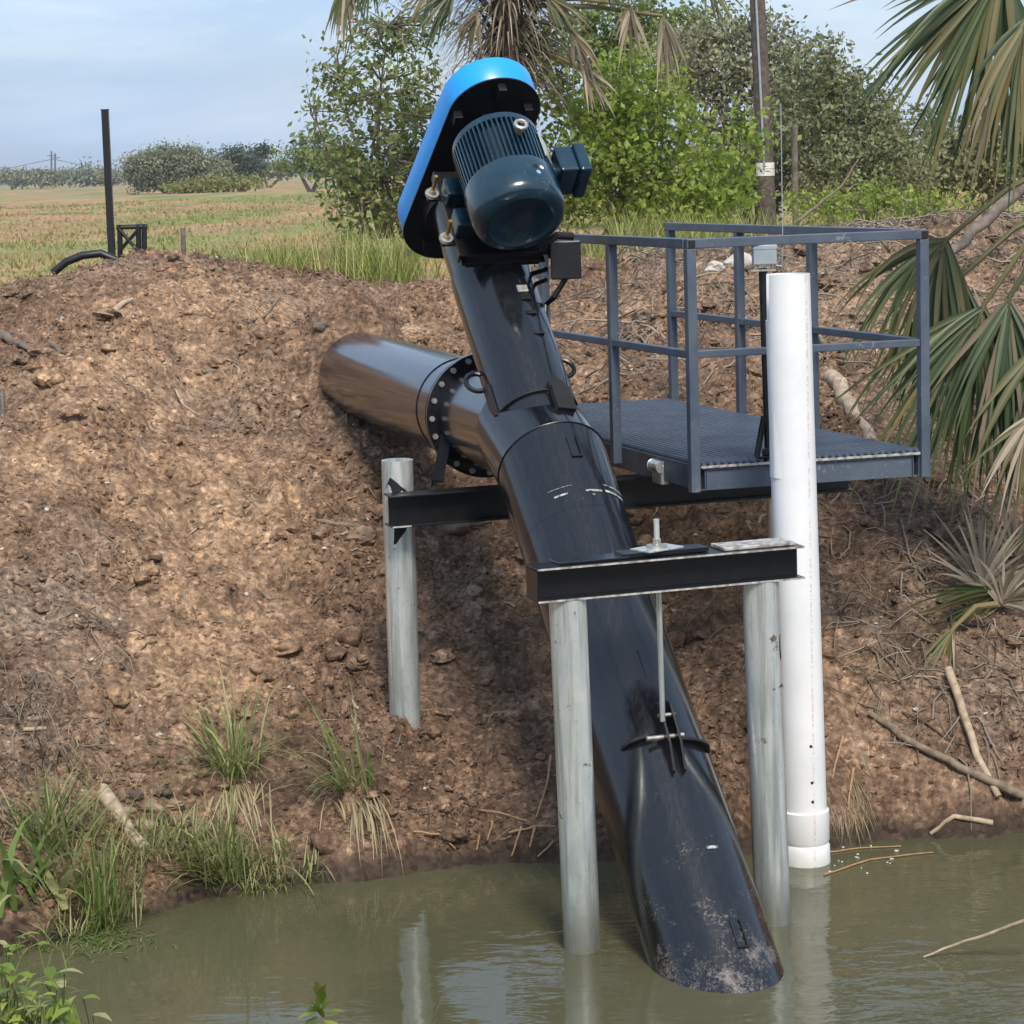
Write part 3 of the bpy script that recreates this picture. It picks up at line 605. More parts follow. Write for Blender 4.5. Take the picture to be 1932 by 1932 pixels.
# ------------------------------------------------------------------ discharge pipe
disch = empty('discharge_pipe', tuple(FLG + DH * .02 - np.array([0, 0, .36])), 'short glossy black discharge pipe running back into the soil bank', 'pipe')
DY = np.cross(DH, PH); DY /= np.linalg.norm(DY); DX = np.cross(DY, DH)
mb = MB(); mb.rings([circle(FLG + DH * s_, DX, DY, PR + .004, 64) for s_ in (.012, .5, 1.2, 2.0, 2.6, 2.95)], (False, True)); dpipe = mb.build('pipe_barrel', 'pump', disch, ang=30)
mb = MB(); mb.rings([circle(FLG + DH * s_, DX, DY, .338, 48) for s_ in (.001, .024)]); mb.build('flange', 'pump', disch, ang=30, bevel=.002)
for s_ in (.42,):
    r1 = circle(FLG + DH * s_, DX, DY, PR + .005, 48); mb = MB(); mb.tube(r1 + [r1[0]], .005, 6, False); mb.build('weld_bead', 'pump', disch)
for k in range(20):
    a_ = 2 * math.pi * k / 20; c_ = FLG + .309 * (math.cos(a_) * DX + math.sin(a_) * DY)
    mb = MB(); mb.tube([c_ - DH * .045, c_ - DH * .024], .016, 6); mb.tube([c_ + DH * .024, c_ + DH * .042], .016, 6); mb.build('flange_bolt', 'steel', disch)

# ------------------------------------------------------------------ support frames
BX = np.array([math.cos(R_(18.5)), math.sin(R_(18.5)), 0]); BY = np.array([-BX[1], BX[0], 0]); UZ = np.array([0, 0, 1.0])
def ibeam(m_, p0, L, zb, hgt, wid, tf=.010, tw=.008):
    c_ = np.asarray(p0) + BX * L / 2
    m_.box(c_ + UZ * (zb + tf / 2), L / 2, wid / 2, tf / 2, BX, BY, UZ); m_.box(c_ + UZ * (zb + hgt - tf / 2), L / 2, wid / 2, tf / 2, BX, BY, UZ)
    m_.box(c_ + UZ * (zb + hgt / 2), L / 2 - .001, tw / 2, hgt / 2 - tf, BX, BY, UZ)
ff = empty('front_support_frame', (.24, 10.05, 0), 'black steel beam on two galvanised posts standing in the water', 'frame')
bp0 = np.array([.075, 10.03, 0]); BL = 1.245
mb = MB(); ibeam(mb, bp0, BL, 1.565, .148, .155); fb = mb.build('beam', 'beam', ff, False, bevel=.0015)
mb = MB(); mb.box(bp0 + BX * .0015 + UZ * 1.639, .003, .07, .0625, BX, BY, UZ); mb.build('end_plate', 'beam', fb, False)
for zz in (1.5695, 1.7085):                              # worn bright flange edges
    mb = MB(); mb.box(bp0 + BX * BL / 2 - BY * .0790 + UZ * zz, BL / 2, .0012, .004, BX, BY, UZ); mb.build('worn_edge', 'edge', fb, False)
def post(x, y, z0, z1, r, parent, name='post', lean=(0, 0)):
    m_ = MB(); cs = [np.array([x + lean[0] * (z - z1), y + lean[1] * (z - z1), z]) for z in (z0, (z0 + z1) / 2, z1)]
    m_.rings([circle(c, (1, 0, 0), (0, 1, 0), r, 40) for c in cs], (False, False))
    m_.rings([circle(cs[2], (1, 0, 0), (0, 1, 0), r, 40), circle(cs[2], (1, 0, 0), (0, 1, 0), r - .008, 40), circle(cs[2] - UZ * .3, (1, 0, 0), (0, 1, 0), r - .008, 40)], (False, True))
    return m_.build(name, 'galv', parent, ang=40)
pl = post(.226, 10.083, -.9, 1.564, .081, ff, lean=(-.014, 0)); p2 = post(1.085, 10.37, -.9, 1.564, .081, ff, lean=(-.02, 0))
tag(p2, 'galvanised post with black paint marks and rust spots')
# paint marks on the right-hand front post
def mark_on_post(pts, w):
    m_ = MB(); vs = []
    for a_, z in pts:
        x0 = 1.085 - .02 * (z - 1.564)
        d_ = np.array([math.cos(a_), math.sin(a_), 0]); 
        for k in (-1, 1): vs.append(np.array([x0, 10.37, z]) + d_ * .0822 + UZ * w * k * .5 + np.array([-d_[1], d_[0], 0]) * w * k * .5)
    m_.add(vs, [(2 * i, 2 * i + 1, 2 * i + 3, 2 * i + 2) for i in range(len(pts) - 1)]); return m_.build('paint_mark', 'dark', p2)
mark_on_post([(-.30 - .18 * math.sin(k), 1.27 + .062 * math.cos(k)) for k in np.linspace(.5, 2.75, 12)], .011)
mark_on_post([(-1.2, 1.085), (-1.05, 1.086)], .006); mark_on_post([(-.75, 1.088), (-.5, 1.096), (-.2, 1.085)], .010)
# plates and hanger rod
RX, RY = .625, 10.245
bt = 1.714
mb = MB(); mb.box((RX + .24 * BX[0] * 1.9, RY + .24 * BX[1] * 1.9, bt + .008), .17, .075, .007, BX, BY, UZ); mb.build('packing_plate', 'edge', ff, False, bevel=.002)
mb = MB(); mb.box((RX - .30, RY - .10, bt + .006), .16, .066, .005, BX, BY, UZ); mb.build('packing_plate', 'pump', ff, False, bevel=.002)
mb = MB(); mb.box((RX + .02, RY + .01, bt + .012), .20, .055, .010, BX, BY, UZ); mb.build('packing_plate', 'beam', ff, False, bevel=.002)
q1 = (BX + BY * .35); q1 /= np.linalg.norm(q1); q2 = np.array([-q1[1], q1[0], 0])
mb = MB(); mb.box((RX, RY, bt + .027), .10, .062, .004, q1, q2, UZ); mb.build('washer_plate', 'galv', ff, False, bevel=.001)
mb = MB(); mb.tube([(RX, RY, bt + .032), (RX, RY, bt + .042)], .045, 24); mb.tube([(RX, RY, bt + .042), (RX, RY, bt + .068)], .020, 6); mb.build('hanger_nut', 'steel', ff, bevel=.001)
mb = MB(); mb.tube([(RX + .008, RY, .97), (RX, RY, bt + .155)], .0125, 12); tag(mb.build('hanger_rod', 'galv', ff), 'vertical threaded rod from beam to pump')

rf = empty('rear_support_frame', (-.6, 12.3, .4), 'black beam welded to a galvanised post on the dirt bank', 'frame')
RZ = 1.592
q0 = np.array([-.635, 12.13, 0])
mb = MB(); ibeam(mb, q0, 2.62, RZ, .165, .15); rb = mb.build('beam', 'beam', rf, False, bevel=.0015)
post(-.588, 12.31, .1, 1.915, .082, rf, lean=(.008, 0)); 
post(1.465, 12.82, .3, 1.59, .080, rf)
mb = MB(); mb.box(q0 + BX * .05 - BY * .0765 + UZ * (RZ + .006), .05, .0012, .004, BX, BY, UZ); mb.build('worn_edge', 'edge', rb, False)
v = []; nn = 28                                          # black primer smeared round the weld
pts_c = [(-1.75 + .85 * math.cos(k) * (1 + .25 * math.sin(5 * k)), RZ + .075 + .165 * math.sin(k) * (1 + .16 * math.sin(3 * k + 1))) for k in np.linspace(0, 2 * math.pi, nn, endpoint=False)]
mb = MB(); vs = [np.array([-.588 + .0835 * math.cos(a_), 12.31 + .0835 * math.sin(a_), z]) for a_, z in pts_c] + [np.array([-.588 + .0835 * math.cos(-1.75), 12.31 + .0835 * math.sin(-1.75), RZ + .085])]
mb.add(vs, [(i, (i + 1) % nn, nn) for i in range(nn)]); mb.build('weld_primer', 'dark', rf)
mb = MB(); s0 = at(826, 908, 12.28); s1 = at(846, 800, 12.72); d_ = s1 - s0; L_ = np.linalg.norm(d_); d_ /= L_; sx = np.cross(d_, (0, 1, 0)); sx /= np.linalg.norm(sx); sy = np.cross(sx, d_)
mb.box((s0 + s1) / 2, .028, .004, L_ / 2, sx, sy, d_); mb.box((s0 + s1) / 2 + sx * .026 + sy * .024, .004, .022, L_ / 2, sx, sy, d_); mb.build('angle_brace', 'beam', rf, False)

# ------------------------------------------------------------------ service platform
PZ = 1.92
N_ = np.array([.885, 11.66, 0]); ex = np.array([math.cos(R_(16.2)), math.sin(R_(16.2)), 0]); ey = np.array([-ex[1], ex[0], 0]); PW, PL = 1.235, 3.2
ey = np.array([math.cos(R_(109.4)), math.sin(R_(109.4)), 0]); ex = np.array([math.cos(R_(14.2)), math.sin(R_(14.2)), 0])
plat = empty('service_platform', tuple(N_ + ex * PW / 2 + ey * PL / 2 + UZ * 1.75), 'blue grey grated walkway platform with railings beside the pump', 'platform')
pp = lambda a_, b_, z: N_ + ex * a_ + ey * b_ + UZ * z
def bar(m_, p0, p1, w, hgt, sidev):
    p0 = np.asarray(p0, float); p1 = np.asarray(p1, float); d_ = p1 - p0; L = np.linalg.norm(d_); d_ /= L; sv = np.asarray(sidev, float); sv = sv - d_ * (sv @ d_); sv /= np.linalg.norm(sv); up_ = np.cross(d_, sv)
    return m_.box((p0 + p1) / 2, w / 2, hgt / 2, L / 2, sv, up_, d_)
# edge frame of rectangular hollow section with open ends
def hollow(m_, p0, p1, w, hgt, sidev, th=.005):
    p0 = np.asarray(p0, float); p1 = np.asarray(p1, float); d_ = (p1 - p0) / np.linalg.norm(p1 - p0); sv = np.asarray(sidev, float)
    for sgn in (-1, 1):
        bar(m_, p0 + sv * sgn * (w - th) / 2, p1 + sv * sgn * (w - th) / 2, th, hgt, sv); bar(m_, p0 + UZ * sgn * (hgt - th) / 2, p1 + UZ * sgn * (hgt - th) / 2, w - 2 * th, th, sv)
FH = .118; zc = PZ - .012 - FH / 2
for a_ in (.062, PW - .035):
    mb = MB(); hollow(mb, pp(a_, .0, zc), pp(a_, PL, zc), .036, FH, ex); mb.build('side_member', 'plat', plat, False)
    mb = MB(); mb.box(pp(a_, .03, zc), .012, .004, FH / 2 - .007, ex, ey, UZ); mb.build('mouth_shade', 'dark', plat, False)  # black plate stands in for the shade inside the open tube end
mb = MB(); hollow(mb, pp(.085, .028, zc), pp(PW - .057, .028, zc), .05, FH, ey); mb.build('front_member', 'plat', plat, False)
mb = MB(); hollow(mb, pp(.082, PL - .03, zc), pp(PW - .055, PL - .03, zc), .05, FH, ey); mb.build('rear_member', 'plat', plat, False)
for b_ in (.8, 1.6, 2.4):
    mb = MB(); bar(mb, pp(.085, b_, zc), pp(PW - .057, b_, zc), .03, FH * .8, ey); mb.build('cross_member', 'plat', plat, False)
NB = 31; first = None; pitch = (PW - .06) / NB
for k in range(NB):
    a_ = .05 + pitch * (k + .5)
    prof = [(-.0095, -.026), (-.0095, -.001), (-.004, .011), (.004, .011), (.0095, -.001), (.0095, -.026)]
    mb = MB(); mb.rings([[pp(a_ + x_, -.012 + random.uniform(0, .004), PZ + z_) for x_, z_ in prof], [pp(a_ + x_, PL, PZ + z_) for x_, z_ in prof]]); mb.build('grating_bar', 'plat', plat, False)
mb = MB()
for b_ in np.arange(.03, PL, .10): bar(mb, pp(.05, b_, PZ - .017), pp(PW - .01, b_, PZ - .017), .008, .010, ey)
mb.build('grating_cross_rods', 'plat', plat, False)
mb = MB(); bar(mb, pp(.05, -.016, PZ - .012), pp(PW - .02, -.016, PZ - .012), .004, .012, ey); mb.build('grating_edge', 'edge', plat, False)
RT = PZ + 1.085; RM = PZ + .545; PS = .048
posts = [(.02, .0), (.02, 1.02), (.02, 2.05), (PW + .008, .0), (PW + .008, 1.22), (PW + .008, 2.16), (PW + .008, 3.16)]
for (a_, b_) in posts:
    zb = PZ - .012 - FH - .006 if b_ < .5 else PZ - .10
    mb = MB(); mb.box(pp(a_, b_, (zb + RT - PS / 2) / 2), PS / 2, PS / 2, (RT - PS / 2 - zb) / 2, ex, ey, UZ); mb.build('rail_post', 'plat', plat, False, bevel=.004)
def rail(p0, p1, z, sidev, w=PS):
    m_ = MB(); bar(m_, p0 + UZ * z, p1 + UZ * z, w, w, sidev); return m_.build('rail', 'plat', plat, False, bevel=.004)
for z, w_, o_ in ((RT, PS, 0), (RM, .038, .0)):
    rail(pp(.02, .026 if o_ else .03, 0), pp(.02, 2.45, 0), z, ex, w_); rail(pp(.0 if z == RT else .045, -.001, 0), pp(PW + .03 if z == RT else PW - .016, -.001, 0), z, ey, w_ - .001); rail(pp(PW + .008, .03, 0), pp(PW + .008, PL + .0, 0), z, ex, w_)
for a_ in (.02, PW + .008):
    mb = MB(); mb.box(pp(a_, -.0275, RT), .016, .004, .016, ex, ey, UZ); mb.build('mouth_shade', 'dark', plat, False)  # black square on the rail end paints a shaded opening
mb = MB(); mb.box(pp(.05, .50, PZ - .10), .02, .06, .05, ex, ey, UZ); mb.tube([pp(.035, .44, PZ - .06), pp(.035, .56, PZ - .06)], .03, 14); mb.build('hinge_bracket', 'galv', plat, bevel=.003)

# level sensor on its own black mast at the platform edge
sx_, sy_ = 1.295, 11.79
mast = empty('level_sensor', (sx_, sy_, PZ + .012), 'grey sensor box on a thin black mast behind the white pipe', 'sensor')
mb = MB(); mb.tube([(sx_ - .006, sy_, PZ + .02), (sx_ - .022, sy_, 2.87)], .022, 14); mb.build('mast', 'beam', mast)
mb = MB(); mb.box((sx_, sy_, PZ + .017), .075, .05, .005); mb.box((sx_ - .01, sy_ - .005, PZ + .04), .03, .03, .018); mb.tube([(sx_ - .07, sy_ - .02, PZ + .02), (sx_ - .03, sy_ - .02, PZ + .22)], .016, 10); mb.build('mast_foot', 'beam', mast, bevel=.003)
bc = at(1442, 484, 11.77)
mb = MB(); mb.box(bc, .058, .04, .040); bxo = mb.build('sensor_box', 'gbox', mast, False, bevel=.006)
mb = MB(); mb.box(bc + UZ * .046, .060, .042, .012); mb.box(bc + UZ * .066, .022, .018, .010); mb.build('box_lid', 'gbox', bxo, False, bevel=.004)
mb = MB(); mb.box(bc - UZ * .066 + np.array([-.01, -.02, 0]), .062, .02, .004); mb.tube([bc + np.array([-.03 + .018 * math.cos(k), -.03, -.05 + .018 * math.sin(k)]) for k in np.linspace(0, 3.14, 10)], .005, 8); mb.tube([bc + np.array([.02 + .018 * math.cos(k), -.03, -.05 + .018 * math.sin(k)]) for k in np.linspace(0, 3.14, 10)], .005, 8); mb.build('cable_loop', 'steel', mast)
mb = MB(); mb.tube([bc + np.array([.085, 0, -.05]), bc + np.array([.092, 0, .02]), at(1473, 195, 11.77)], .0024, 8); mb.tube([bc + np.array([.05, 0, -.045]), bc + np.array([.085, 0, -.05])], .005, 8); mb.build('antenna', 'gbox', mast)

# ------------------------------------------------------------------ white pipe
vx, vy = 1.382, 11.285; VT = 2.862
pv = empty('stilling_pipe', (vx, vy, 0), 'tall white plastic pipe standing in the water with a coupling at its foot', 'pipe')
PVR = .108
def vring(z, r, n=56): return circle((vx - .008 * z * 2.2 + .0, vy, z), (1, 0, 0), (0, 1, 0), r, n)
mb = MB(); rr = []
ths = [2 * math.pi * k / 56 for k in range(56)]
def topcut(z_hi, z_lo):       # the left side of the mouth is cut away in a notch
    out = []
    for t in ths:
        zz = z_lo if math.cos(t) < -.86 else z_hi
        out.append(np.array([vx - .0176 * zz + PVR * math.cos(t), vy + PVR * math.sin(t), zz]))
    return out
mb.rings([vring(-.9, PVR), vring(.5, PVR), vring(1.5, PVR), topcut(2.62, 2.62 - .001), topcut(VT, 2.645)], (False, False))
inner = [p + (np.array([vx - .0176 * p[2], vy, p[2]]) - p) * .085 for p in topcut(VT, 2.645)]
mb.rings([topcut(VT, 2.645), inner, [np.array([q[0], q[1], 1.9]) for q in inner]], (False, False)); pb = mb.build('pipe_barrel', 'pvc', pv, ang=40)
mb = MB(); mb.rings([vring(z, r) for z, r in ((-.25, PVR + .001), (-.24, PVR + .010), (.085, PVR + .010), (.10, PVR + .002), (.115, PVR + .010), (.262, PVR + .011), (.268, PVR + .0005))], (False, False)); mb.build('coupling', 'pvc', pv, ang=50)
for z, a_ in ((.60, -1.30), (.42, -1.30), (.325, -1.30), (.52, -2.75), (.50, -2.6)):
    r_ = .0075 if a_ > -2 else .004; d_ = np.array([math.cos(a_), math.sin(a_), 0]); c_ = np.array([vx - .0176 * z, vy, z]) + d_ * (PVR - .0005)
    mb = MB(); mb.prism(circle(c_, np.array([-d_[1], d_[0], 0]), UZ, r_, 12), d_ * .0018); mb.build('drilled_hole', 'dark', pv)

# ------------------------------------------------------------------ helpers for things on the ground
def hit(px, py, y0=9.2, y1=60):
    ys = np.concatenate([np.arange(y0, 20, .03), np.arange(20, y1, .2)]); r = _fw + _rt * (px - 966) / FPX - _up * (py - 966) / FPX
    k = ys / r[1]; zs = CAM_Z + r[2] * k; xs = r[0] * k; g = macro(xs, ys); w = np.where(zs <= np.maximum(g, -.02))[0]
    i = w[0] if len(w) else len(ys) - 1
    return np.array([xs[i], ys[i], max(g[i], 0)])
def leaf_cloud(name, centers, size, mat, parent=None, aspect=.55, flat=.0, rnd=None, kind=None):
    n = len(centers); a_ = rng.normal(size=(n, 3)); a_[:, 2] *= 1 - flat; a_ /= np.linalg.norm(a_, axis=1)[:, None]
    b_ = rng.normal(size=(n, 3)); b_ -= a_ * (a_ * b_).sum(1)[:, None]; b_ /= np.linalg.norm(b_, axis=1)[:, None]
    L = size * rng.uniform(.6, 1.35, n)[:, None]; W = L * aspect
    nn_ = np.cross(a_, b_)
    v = np.stack([centers - a_ * L / 2, centers + b_ * W / 2 + a_ * L * .05, centers + a_ * L / 2 + nn_ * L * .12, centers - b_ * W / 2 + a_ * L * .05], 1).reshape(-1, 3)
    if parent is not None: v = v - ORIGIN[parent.name]
    f = np.arange(4 * n).reshape(-1, 4)
    r_ = rng.random(n) if rnd is None else rnd
    o = raw_mesh(name, v, f, mat, dict(rnd=np.repeat(r_, 4)), False, kind)
    if parent is not None: o.parent = parent; ORIGIN[o.name] = ORIGIN[parent.name]
    return o
def crown_points(blobs, clumps, per, spread):
    cs = []; rn = []
    tot = sum(b[3] * b[4] * b[5] for b in blobs)
    tips = []
    for (x, y, z, rx, ry, rz) in blobs:
        m = max(6, int(clumps * (rx * ry * rz) / tot))
        d = rng.normal(size=(m, 3)); d /= np.linalg.norm(d, axis=1)[:, None]; r = rng.random(m) ** .42
        r *= 1 + .22 * (rng.random(m) - .4)
        p = np.array([x, y, z]) + d * r[:, None] * np.array([rx, ry, rz]); tips.append(p)
    tips = np.concatenate(tips); k = np.repeat(np.arange(len(tips)), per)
    sp = spread * rng.uniform(.5, 1.5, len(tips))
    pts = tips[k] + rng.normal(size=(len(k), 3)) * sp[k][:, None] * np.array([1, 1, .75])
    base = rng.random(len(tips)); rnd = np.clip(.55 * base[k] + .45 * rng.random(len(k)), 0, 1)
    return tips, pts, rnd
def tree(name, label, cat, base, blobs, mat, clumps=300, per=30, spread=.12, leaf=.07, trunk_r=.08, nbr=30, group=None, aspect=.55, bark='bark', trunks=3, twigs=0):
    base = np.asarray(base, float); t_ = empty(name, tuple(base), label, cat, group)
    tips, pts, rnd = crown_points(blobs, clumps, per, spread)
    leaf_cloud('crown', pts, leaf, mat, t_, aspect, rnd=rnd, kind='stuff')
    mb = MB(); forks = []
    for k in range(trunks):
        b = blobs[k % len(blobs)]; top = np.array(b[:3]) + rng.normal(size=3) * np.array(b[3:]) * .25; b0 = base + np.array([random.uniform(-.3, .3) * trunks / 3, random.uniform(-.2, .2), -.05])
        m1 = b0 + (top - b0) * .45 + rng.normal(size=3) * .12; mb.tube([b0, m1, top], [trunk_r, trunk_r * .7, trunk_r * .3], 7); forks += [m1, (m1 + top) / 2, top]
    for k in rng.choice(len(tips), min(nbr, len(tips)), replace=False):
        q = tips[k]; fk = min(forks, key=lambda z: np.linalg.norm(z - q)); mid = (fk + q) / 2 + rng.normal(size=3) * .06 * np.linalg.norm(q - fk)
        mb.tube([fk, mid, q], [max(trunk_r * .32, .014), max(trunk_r * .2, .010), max(trunk_r * .08, .005)], 5, False)
    mb.build('trunk', bark, t_, attr=True)
    if twigs:
        mb = MB()
        for k in rng.choice(len(tips), min(twigs, len(tips)), replace=False):
            q = tips[k]; d = rng.normal(size=3); d[2] = abs(d[2]) * .6; d /= np.linalg.norm(d); L = random.uniform(.3, .9) * spread * 5
            mb.tube([q - d * L * .5, q + rng.normal(size=3) * .03, q + d * L * .5], [.010, .007, .004], 3, False)
        mb.build('twigs', 'twig', t_, kind_stuff=False) if False else tag(mb.build('twigs', 'twig', t_), kind='stuff')
    return t_

# ------------------------------------------------------------------ loose soil: clods and litter
import bmesh
def ico(sub):
    bm = bmesh.new(); bmesh.ops.create_icosphere(bm, subdivisions=sub, radius=1); bm.verts.ensure_lookup_table()
    v = np.array([q.co[:] for q in bm.verts]); f = np.array([[w.index for w in q.verts] for q in bm.faces]); bm.free(); return v, f
def scatter_rocks(name, xs, ys, sizes, mat, sub=2, sink=.25, flat=.7):
    v0, f0 = ico(sub); protos = []
    for k in range(10):
        d = 1 + .30 * np.sin(v0 @ rng.normal(size=3) * 2.2 + k) + .16 * np.sin(v0 @ rng.normal(size=3) * 5 + 2 * k); protos.append(v0 * d[:, None] * np.array([1, rng.uniform(.6, 1), 1]))
    zs = ground_z(xs, ys); n = len(xs); P = np.array(protos)[rng.integers(0, 10, n)]; q = rng.normal(size=(n, 4)); q /= np.linalg.norm(q, axis=1)[:, None]; a_, b_, c_, d_ = q.T
    Rm = np.stack([np.stack([1 - 2 * (c_ * c_ + d_ * d_), 2 * (b_ * c_ - a_ * d_), 2 * (b_ * d_ + a_ * c_)], 1), np.stack([2 * (b_ * c_ + a_ * d_), 1 - 2 * (b_ * b_ + d_ * d_), 2 * (c_ * d_ - a_ * b_)], 1), np.stack([2 * (b_ * d_ - a_ * c_), 2 * (c_ * d_ + a_ * b_), 1 - 2 * (b_ * b_ + c_ * c_)], 1)], 1)
    sz_ = np.asarray(sizes)[:, None, None]; V = np.einsum('nvk,njk->nvj', P, Rm) * sz_ * np.array([1, 1, flat]); V = V + np.stack([xs, ys, zs + np.asarray(sizes) * flat * (1 - 2 * sink) * .6], 1)[:, None, :]
    V = V.reshape(-1, 3); F = [(f0[None] + (np.arange(n) * len(v0))[:, None, None]).reshape(-1, 3)]; RN = [np.repeat(rng.random(n), len(v0))]
    m_ = len(v0); tn = np.clip(tan_mask(xs, ys) + rng.normal(0, .25, len(xs)), 0, 1); gy_ = np.clip(grey_mask(xs, ys) + rng.normal(0, .2, len(xs)), 0, 1); wt = np.clip(1 - sstep(.03, .17, zs), 0, 1)
    return raw_mesh(name, V, np.concatenate(F), mat, dict(rnd=np.concatenate(RN), tan=np.repeat(tn, m_), grey=np.repeat(gy_, m_), wet_dark=np.repeat(wt, m_), field=np.zeros(len(V))), False, 'stuff')
def bank_points(n, power=1.0, ymax=19.0):
    ys = 10.5 + (ymax - 10.5) * rng.random(n * 2) ** power; xs = (rng.random(n * 2) - .48) * .50 * ys; k = (ys > shore(xs) + .12) & (rng.random(n * 2) < .24 + .76 * rough_mask(xs, ys) ** 1.4); return xs[k][:n], ys[k][:n]
xs, ys = bank_points(5000, 1.1); tm = tan_mask(xs, ys)
sz = np.clip(.0085 * (rng.random(len(xs)) + .012) ** -.52, .009, .06)
dk = tm < .5
def clod_mat(name, c1, c2, c3):
    m, nt, b, o = base_mat(name); b.inputs['Roughness'].default_value = .95; b.inputs['Specular IOR Level'].default_value = .2
    a = _node(nt, 'ShaderNodeAttribute', attribute_name='rnd').outputs['Fac']; col = ramp(nt, a, [(.05, c1), (.5, c2), (1, c3)])
    nt.links.new(mixc(nt, ramp(nt, noise(nt, 60, 6, .7), [(.4, (0,) * 3), (.7, (.6,) * 3)]), col, c1), b.inputs['Base Color']); bump(nt, b, noise(nt, 120, 5, .7), .6, .006); return m
M['clods'] = clod_mat('loose_clod', (.055, .039, .029), (.13, .092, .066), (.30, .225, .165)); M['clodst'] = clod_mat('loose_tan_clod', (.11, .072, .046), (.25, .17, .11), (.46, .35, .245))
tag(scatter_rocks('soil_clods', xs[dk], ys[dk], sz[dk], 'soil', 2), 'crumbly dark brown clods strewn over the dirt bank', 'soil')
tag(scatter_rocks('tan_soil_clods', xs[~dk], ys[~dk], sz[~dk], 'soil', 2), 'pale tan clods strewn over the left of the bank', 'soil')
xs, ys = bank_points(46000, 1.2); tag(scatter_rocks('soil_crumbs', xs, ys, np.clip(.0062 * (rng.random(len(xs)) + .05) ** -.42, .005, .020), 'soil', 1), 'fine soil crumbs over the whole dirt bank', 'soil')
xs, ys = bank_points(150, 1.0); tag(scatter_rocks('large_clods', xs, ys, rng.uniform(.035, .085, len(xs)), 'soil', 3, .32), 'larger broken lumps of earth spread over the bank', 'soil')
xs, ys = bank_points(170, 1.1); tag(scatter_rocks('pale_pebbles', xs, ys, rng.uniform(.006, .016, len(xs)), 'stone', 2), 'small pale pebbles and shell bits dotted over the bank', 'pebbles')
# big named clods and stones
def clod(px, py, s, mat, label, cat='clod', name='soil_clod', group=None):
    p = hit(px, py); v0, f0 = ico(3); d = 1 + .22 * np.sin(v0 @ rng.normal(size=3) * 2) + .12 * np.sin(v0 @ rng.normal(size=3) * 5) + .05 * np.sin(v0 @ rng.normal(size=3) * 11)
    m_ = MB(); m_.add(v0 * d[:, None] * np.array([s, s * .8, s * .62]) + np.array([p[0], p[1], p[2] + s * .3]), f0.tolist()); return tag(m_.build(name, mat, smooth=True, ang=25), label, cat, group)
clod(608, 628, .055, 'clod', 'round clod just left of the discharge pipe end')
clod(865, 1000, .10, 'clod', 'largest brown clod below the rear beam', ); clod(905, 995, .07, 'clod', 'brown clod beside the largest one below the rear beam')
clod(680, 1025, .085, 'clodtan', 'tan lump left of the galvanised bank post')
for i, (x, y, s) in enumerate(((255, 1510, .05), (285, 1530, .06), (240, 1545, .045), (300, 1555, .05), (270, 1570, .055), (330, 1530, .045), (310, 1500, .04), (375, 1580, .05), (225, 1520, .05), (290, 1600, .045), (260, 1480, .04), (340, 1560, .05))):
    clod(x, y, s, 'clodtan' if i % 3 else 'clod', 'tan clod in the heap beside the short log', group='clods heaped beside the short log')
clod(1392, 505, .11, 'stone', 'big pale rock behind the platform railing', 'rock', 'pale_rock'); clod(1348, 512, .07, 'stone', 'smaller pale rock left of the big one behind railing', 'rock', 'pale_rock')

# straw, roots and twigs lying on the soil
def litter(name, n, mat, rr, L0, L1, label, cat, power=1.0, lift=.01, pts=None, ymax=19.5):
    xs, ys = bank_points(n, power, ymax) if pts is None else pts
    mb = MB(); n_ = len(xs); L = rng.uniform(L0, L1, n_); a_ = rng.uniform(0, 6.283, n_); k = rng.uniform(-1.2, 1.2, n_); PX = np.zeros((n_, 4)); PY = np.zeros((n_, 4)); PX[:, 0] = xs; PY[:, 0] = ys
    for j in range(1, 4):
        PX[:, j] = PX[:, j - 1] + np.cos(a_) * L / 3; PY[:, j] = PY[:, j - 1] + np.sin(a_) * L / 3; a_ = a_ + k * .5
    Z = np.maximum(ground_z(PX.ravel(), PY.ravel()).reshape(n_, 4), 0)
    for i in range(n_):
        lf = lift * random.uniform(.3, 1.6); r_ = rr * random.uniform(.5, 1.4)
        mb.tube([(PX[i, j], PY[i, j], Z[i, j] + r_ * .4 + lf * math.sin(j * 1.05)) for j in range(4)], [r_, r_ * .9, r_ * .75, r_ * .4], 4, False)
    return tag(mb.build(name, mat, smooth=False, origin=(0, 0, 0)), label, cat, kind='stuff')
litter('root_litter', 1300, 'twig', .0028, .05, .20, 'thin bare roots and straw scattered over the bank', 'litter', .95, .014)
litter('bark_chips', 420, 'twig', .008, .04, .12, 'short bark chips and broken twigs on the bank', 'litter', .8, .006)
k_ = 1500; lx = rng.uniform(.3, 4.8, k_); ly = rng.uniform(15.6, 27, k_)
k2 = 260; lx2 = rng.uniform(1.75, 3.0, k2); ly2 = shore(lx2) + rng.uniform(.2, 2.4, k2)
litter('bank_twigs', k2, 'twig', .0045, .10, .40, 'grey twigs and stems strewn over the right bank', 'litter', pts=(lx2, ly2), lift=.03)
litter('brush_debris', k_, 'twig', .0065, .10, .6, 'grey brown brush and broken branches on cleared ground behind platform', 'debris', pts=(lx, ly), lift=.06)
k_ = 150; lx = rng.uniform(-2.8, -2.05, k_); ly = rng.uniform(10.7, 12.6, k_)
litter('dry_vine_litter', k_, 'twig', .0032, .08, .28, 'dry pale vines tangled over the left edge of bank', 'litter', pts=(lx, ly), lift=.05)

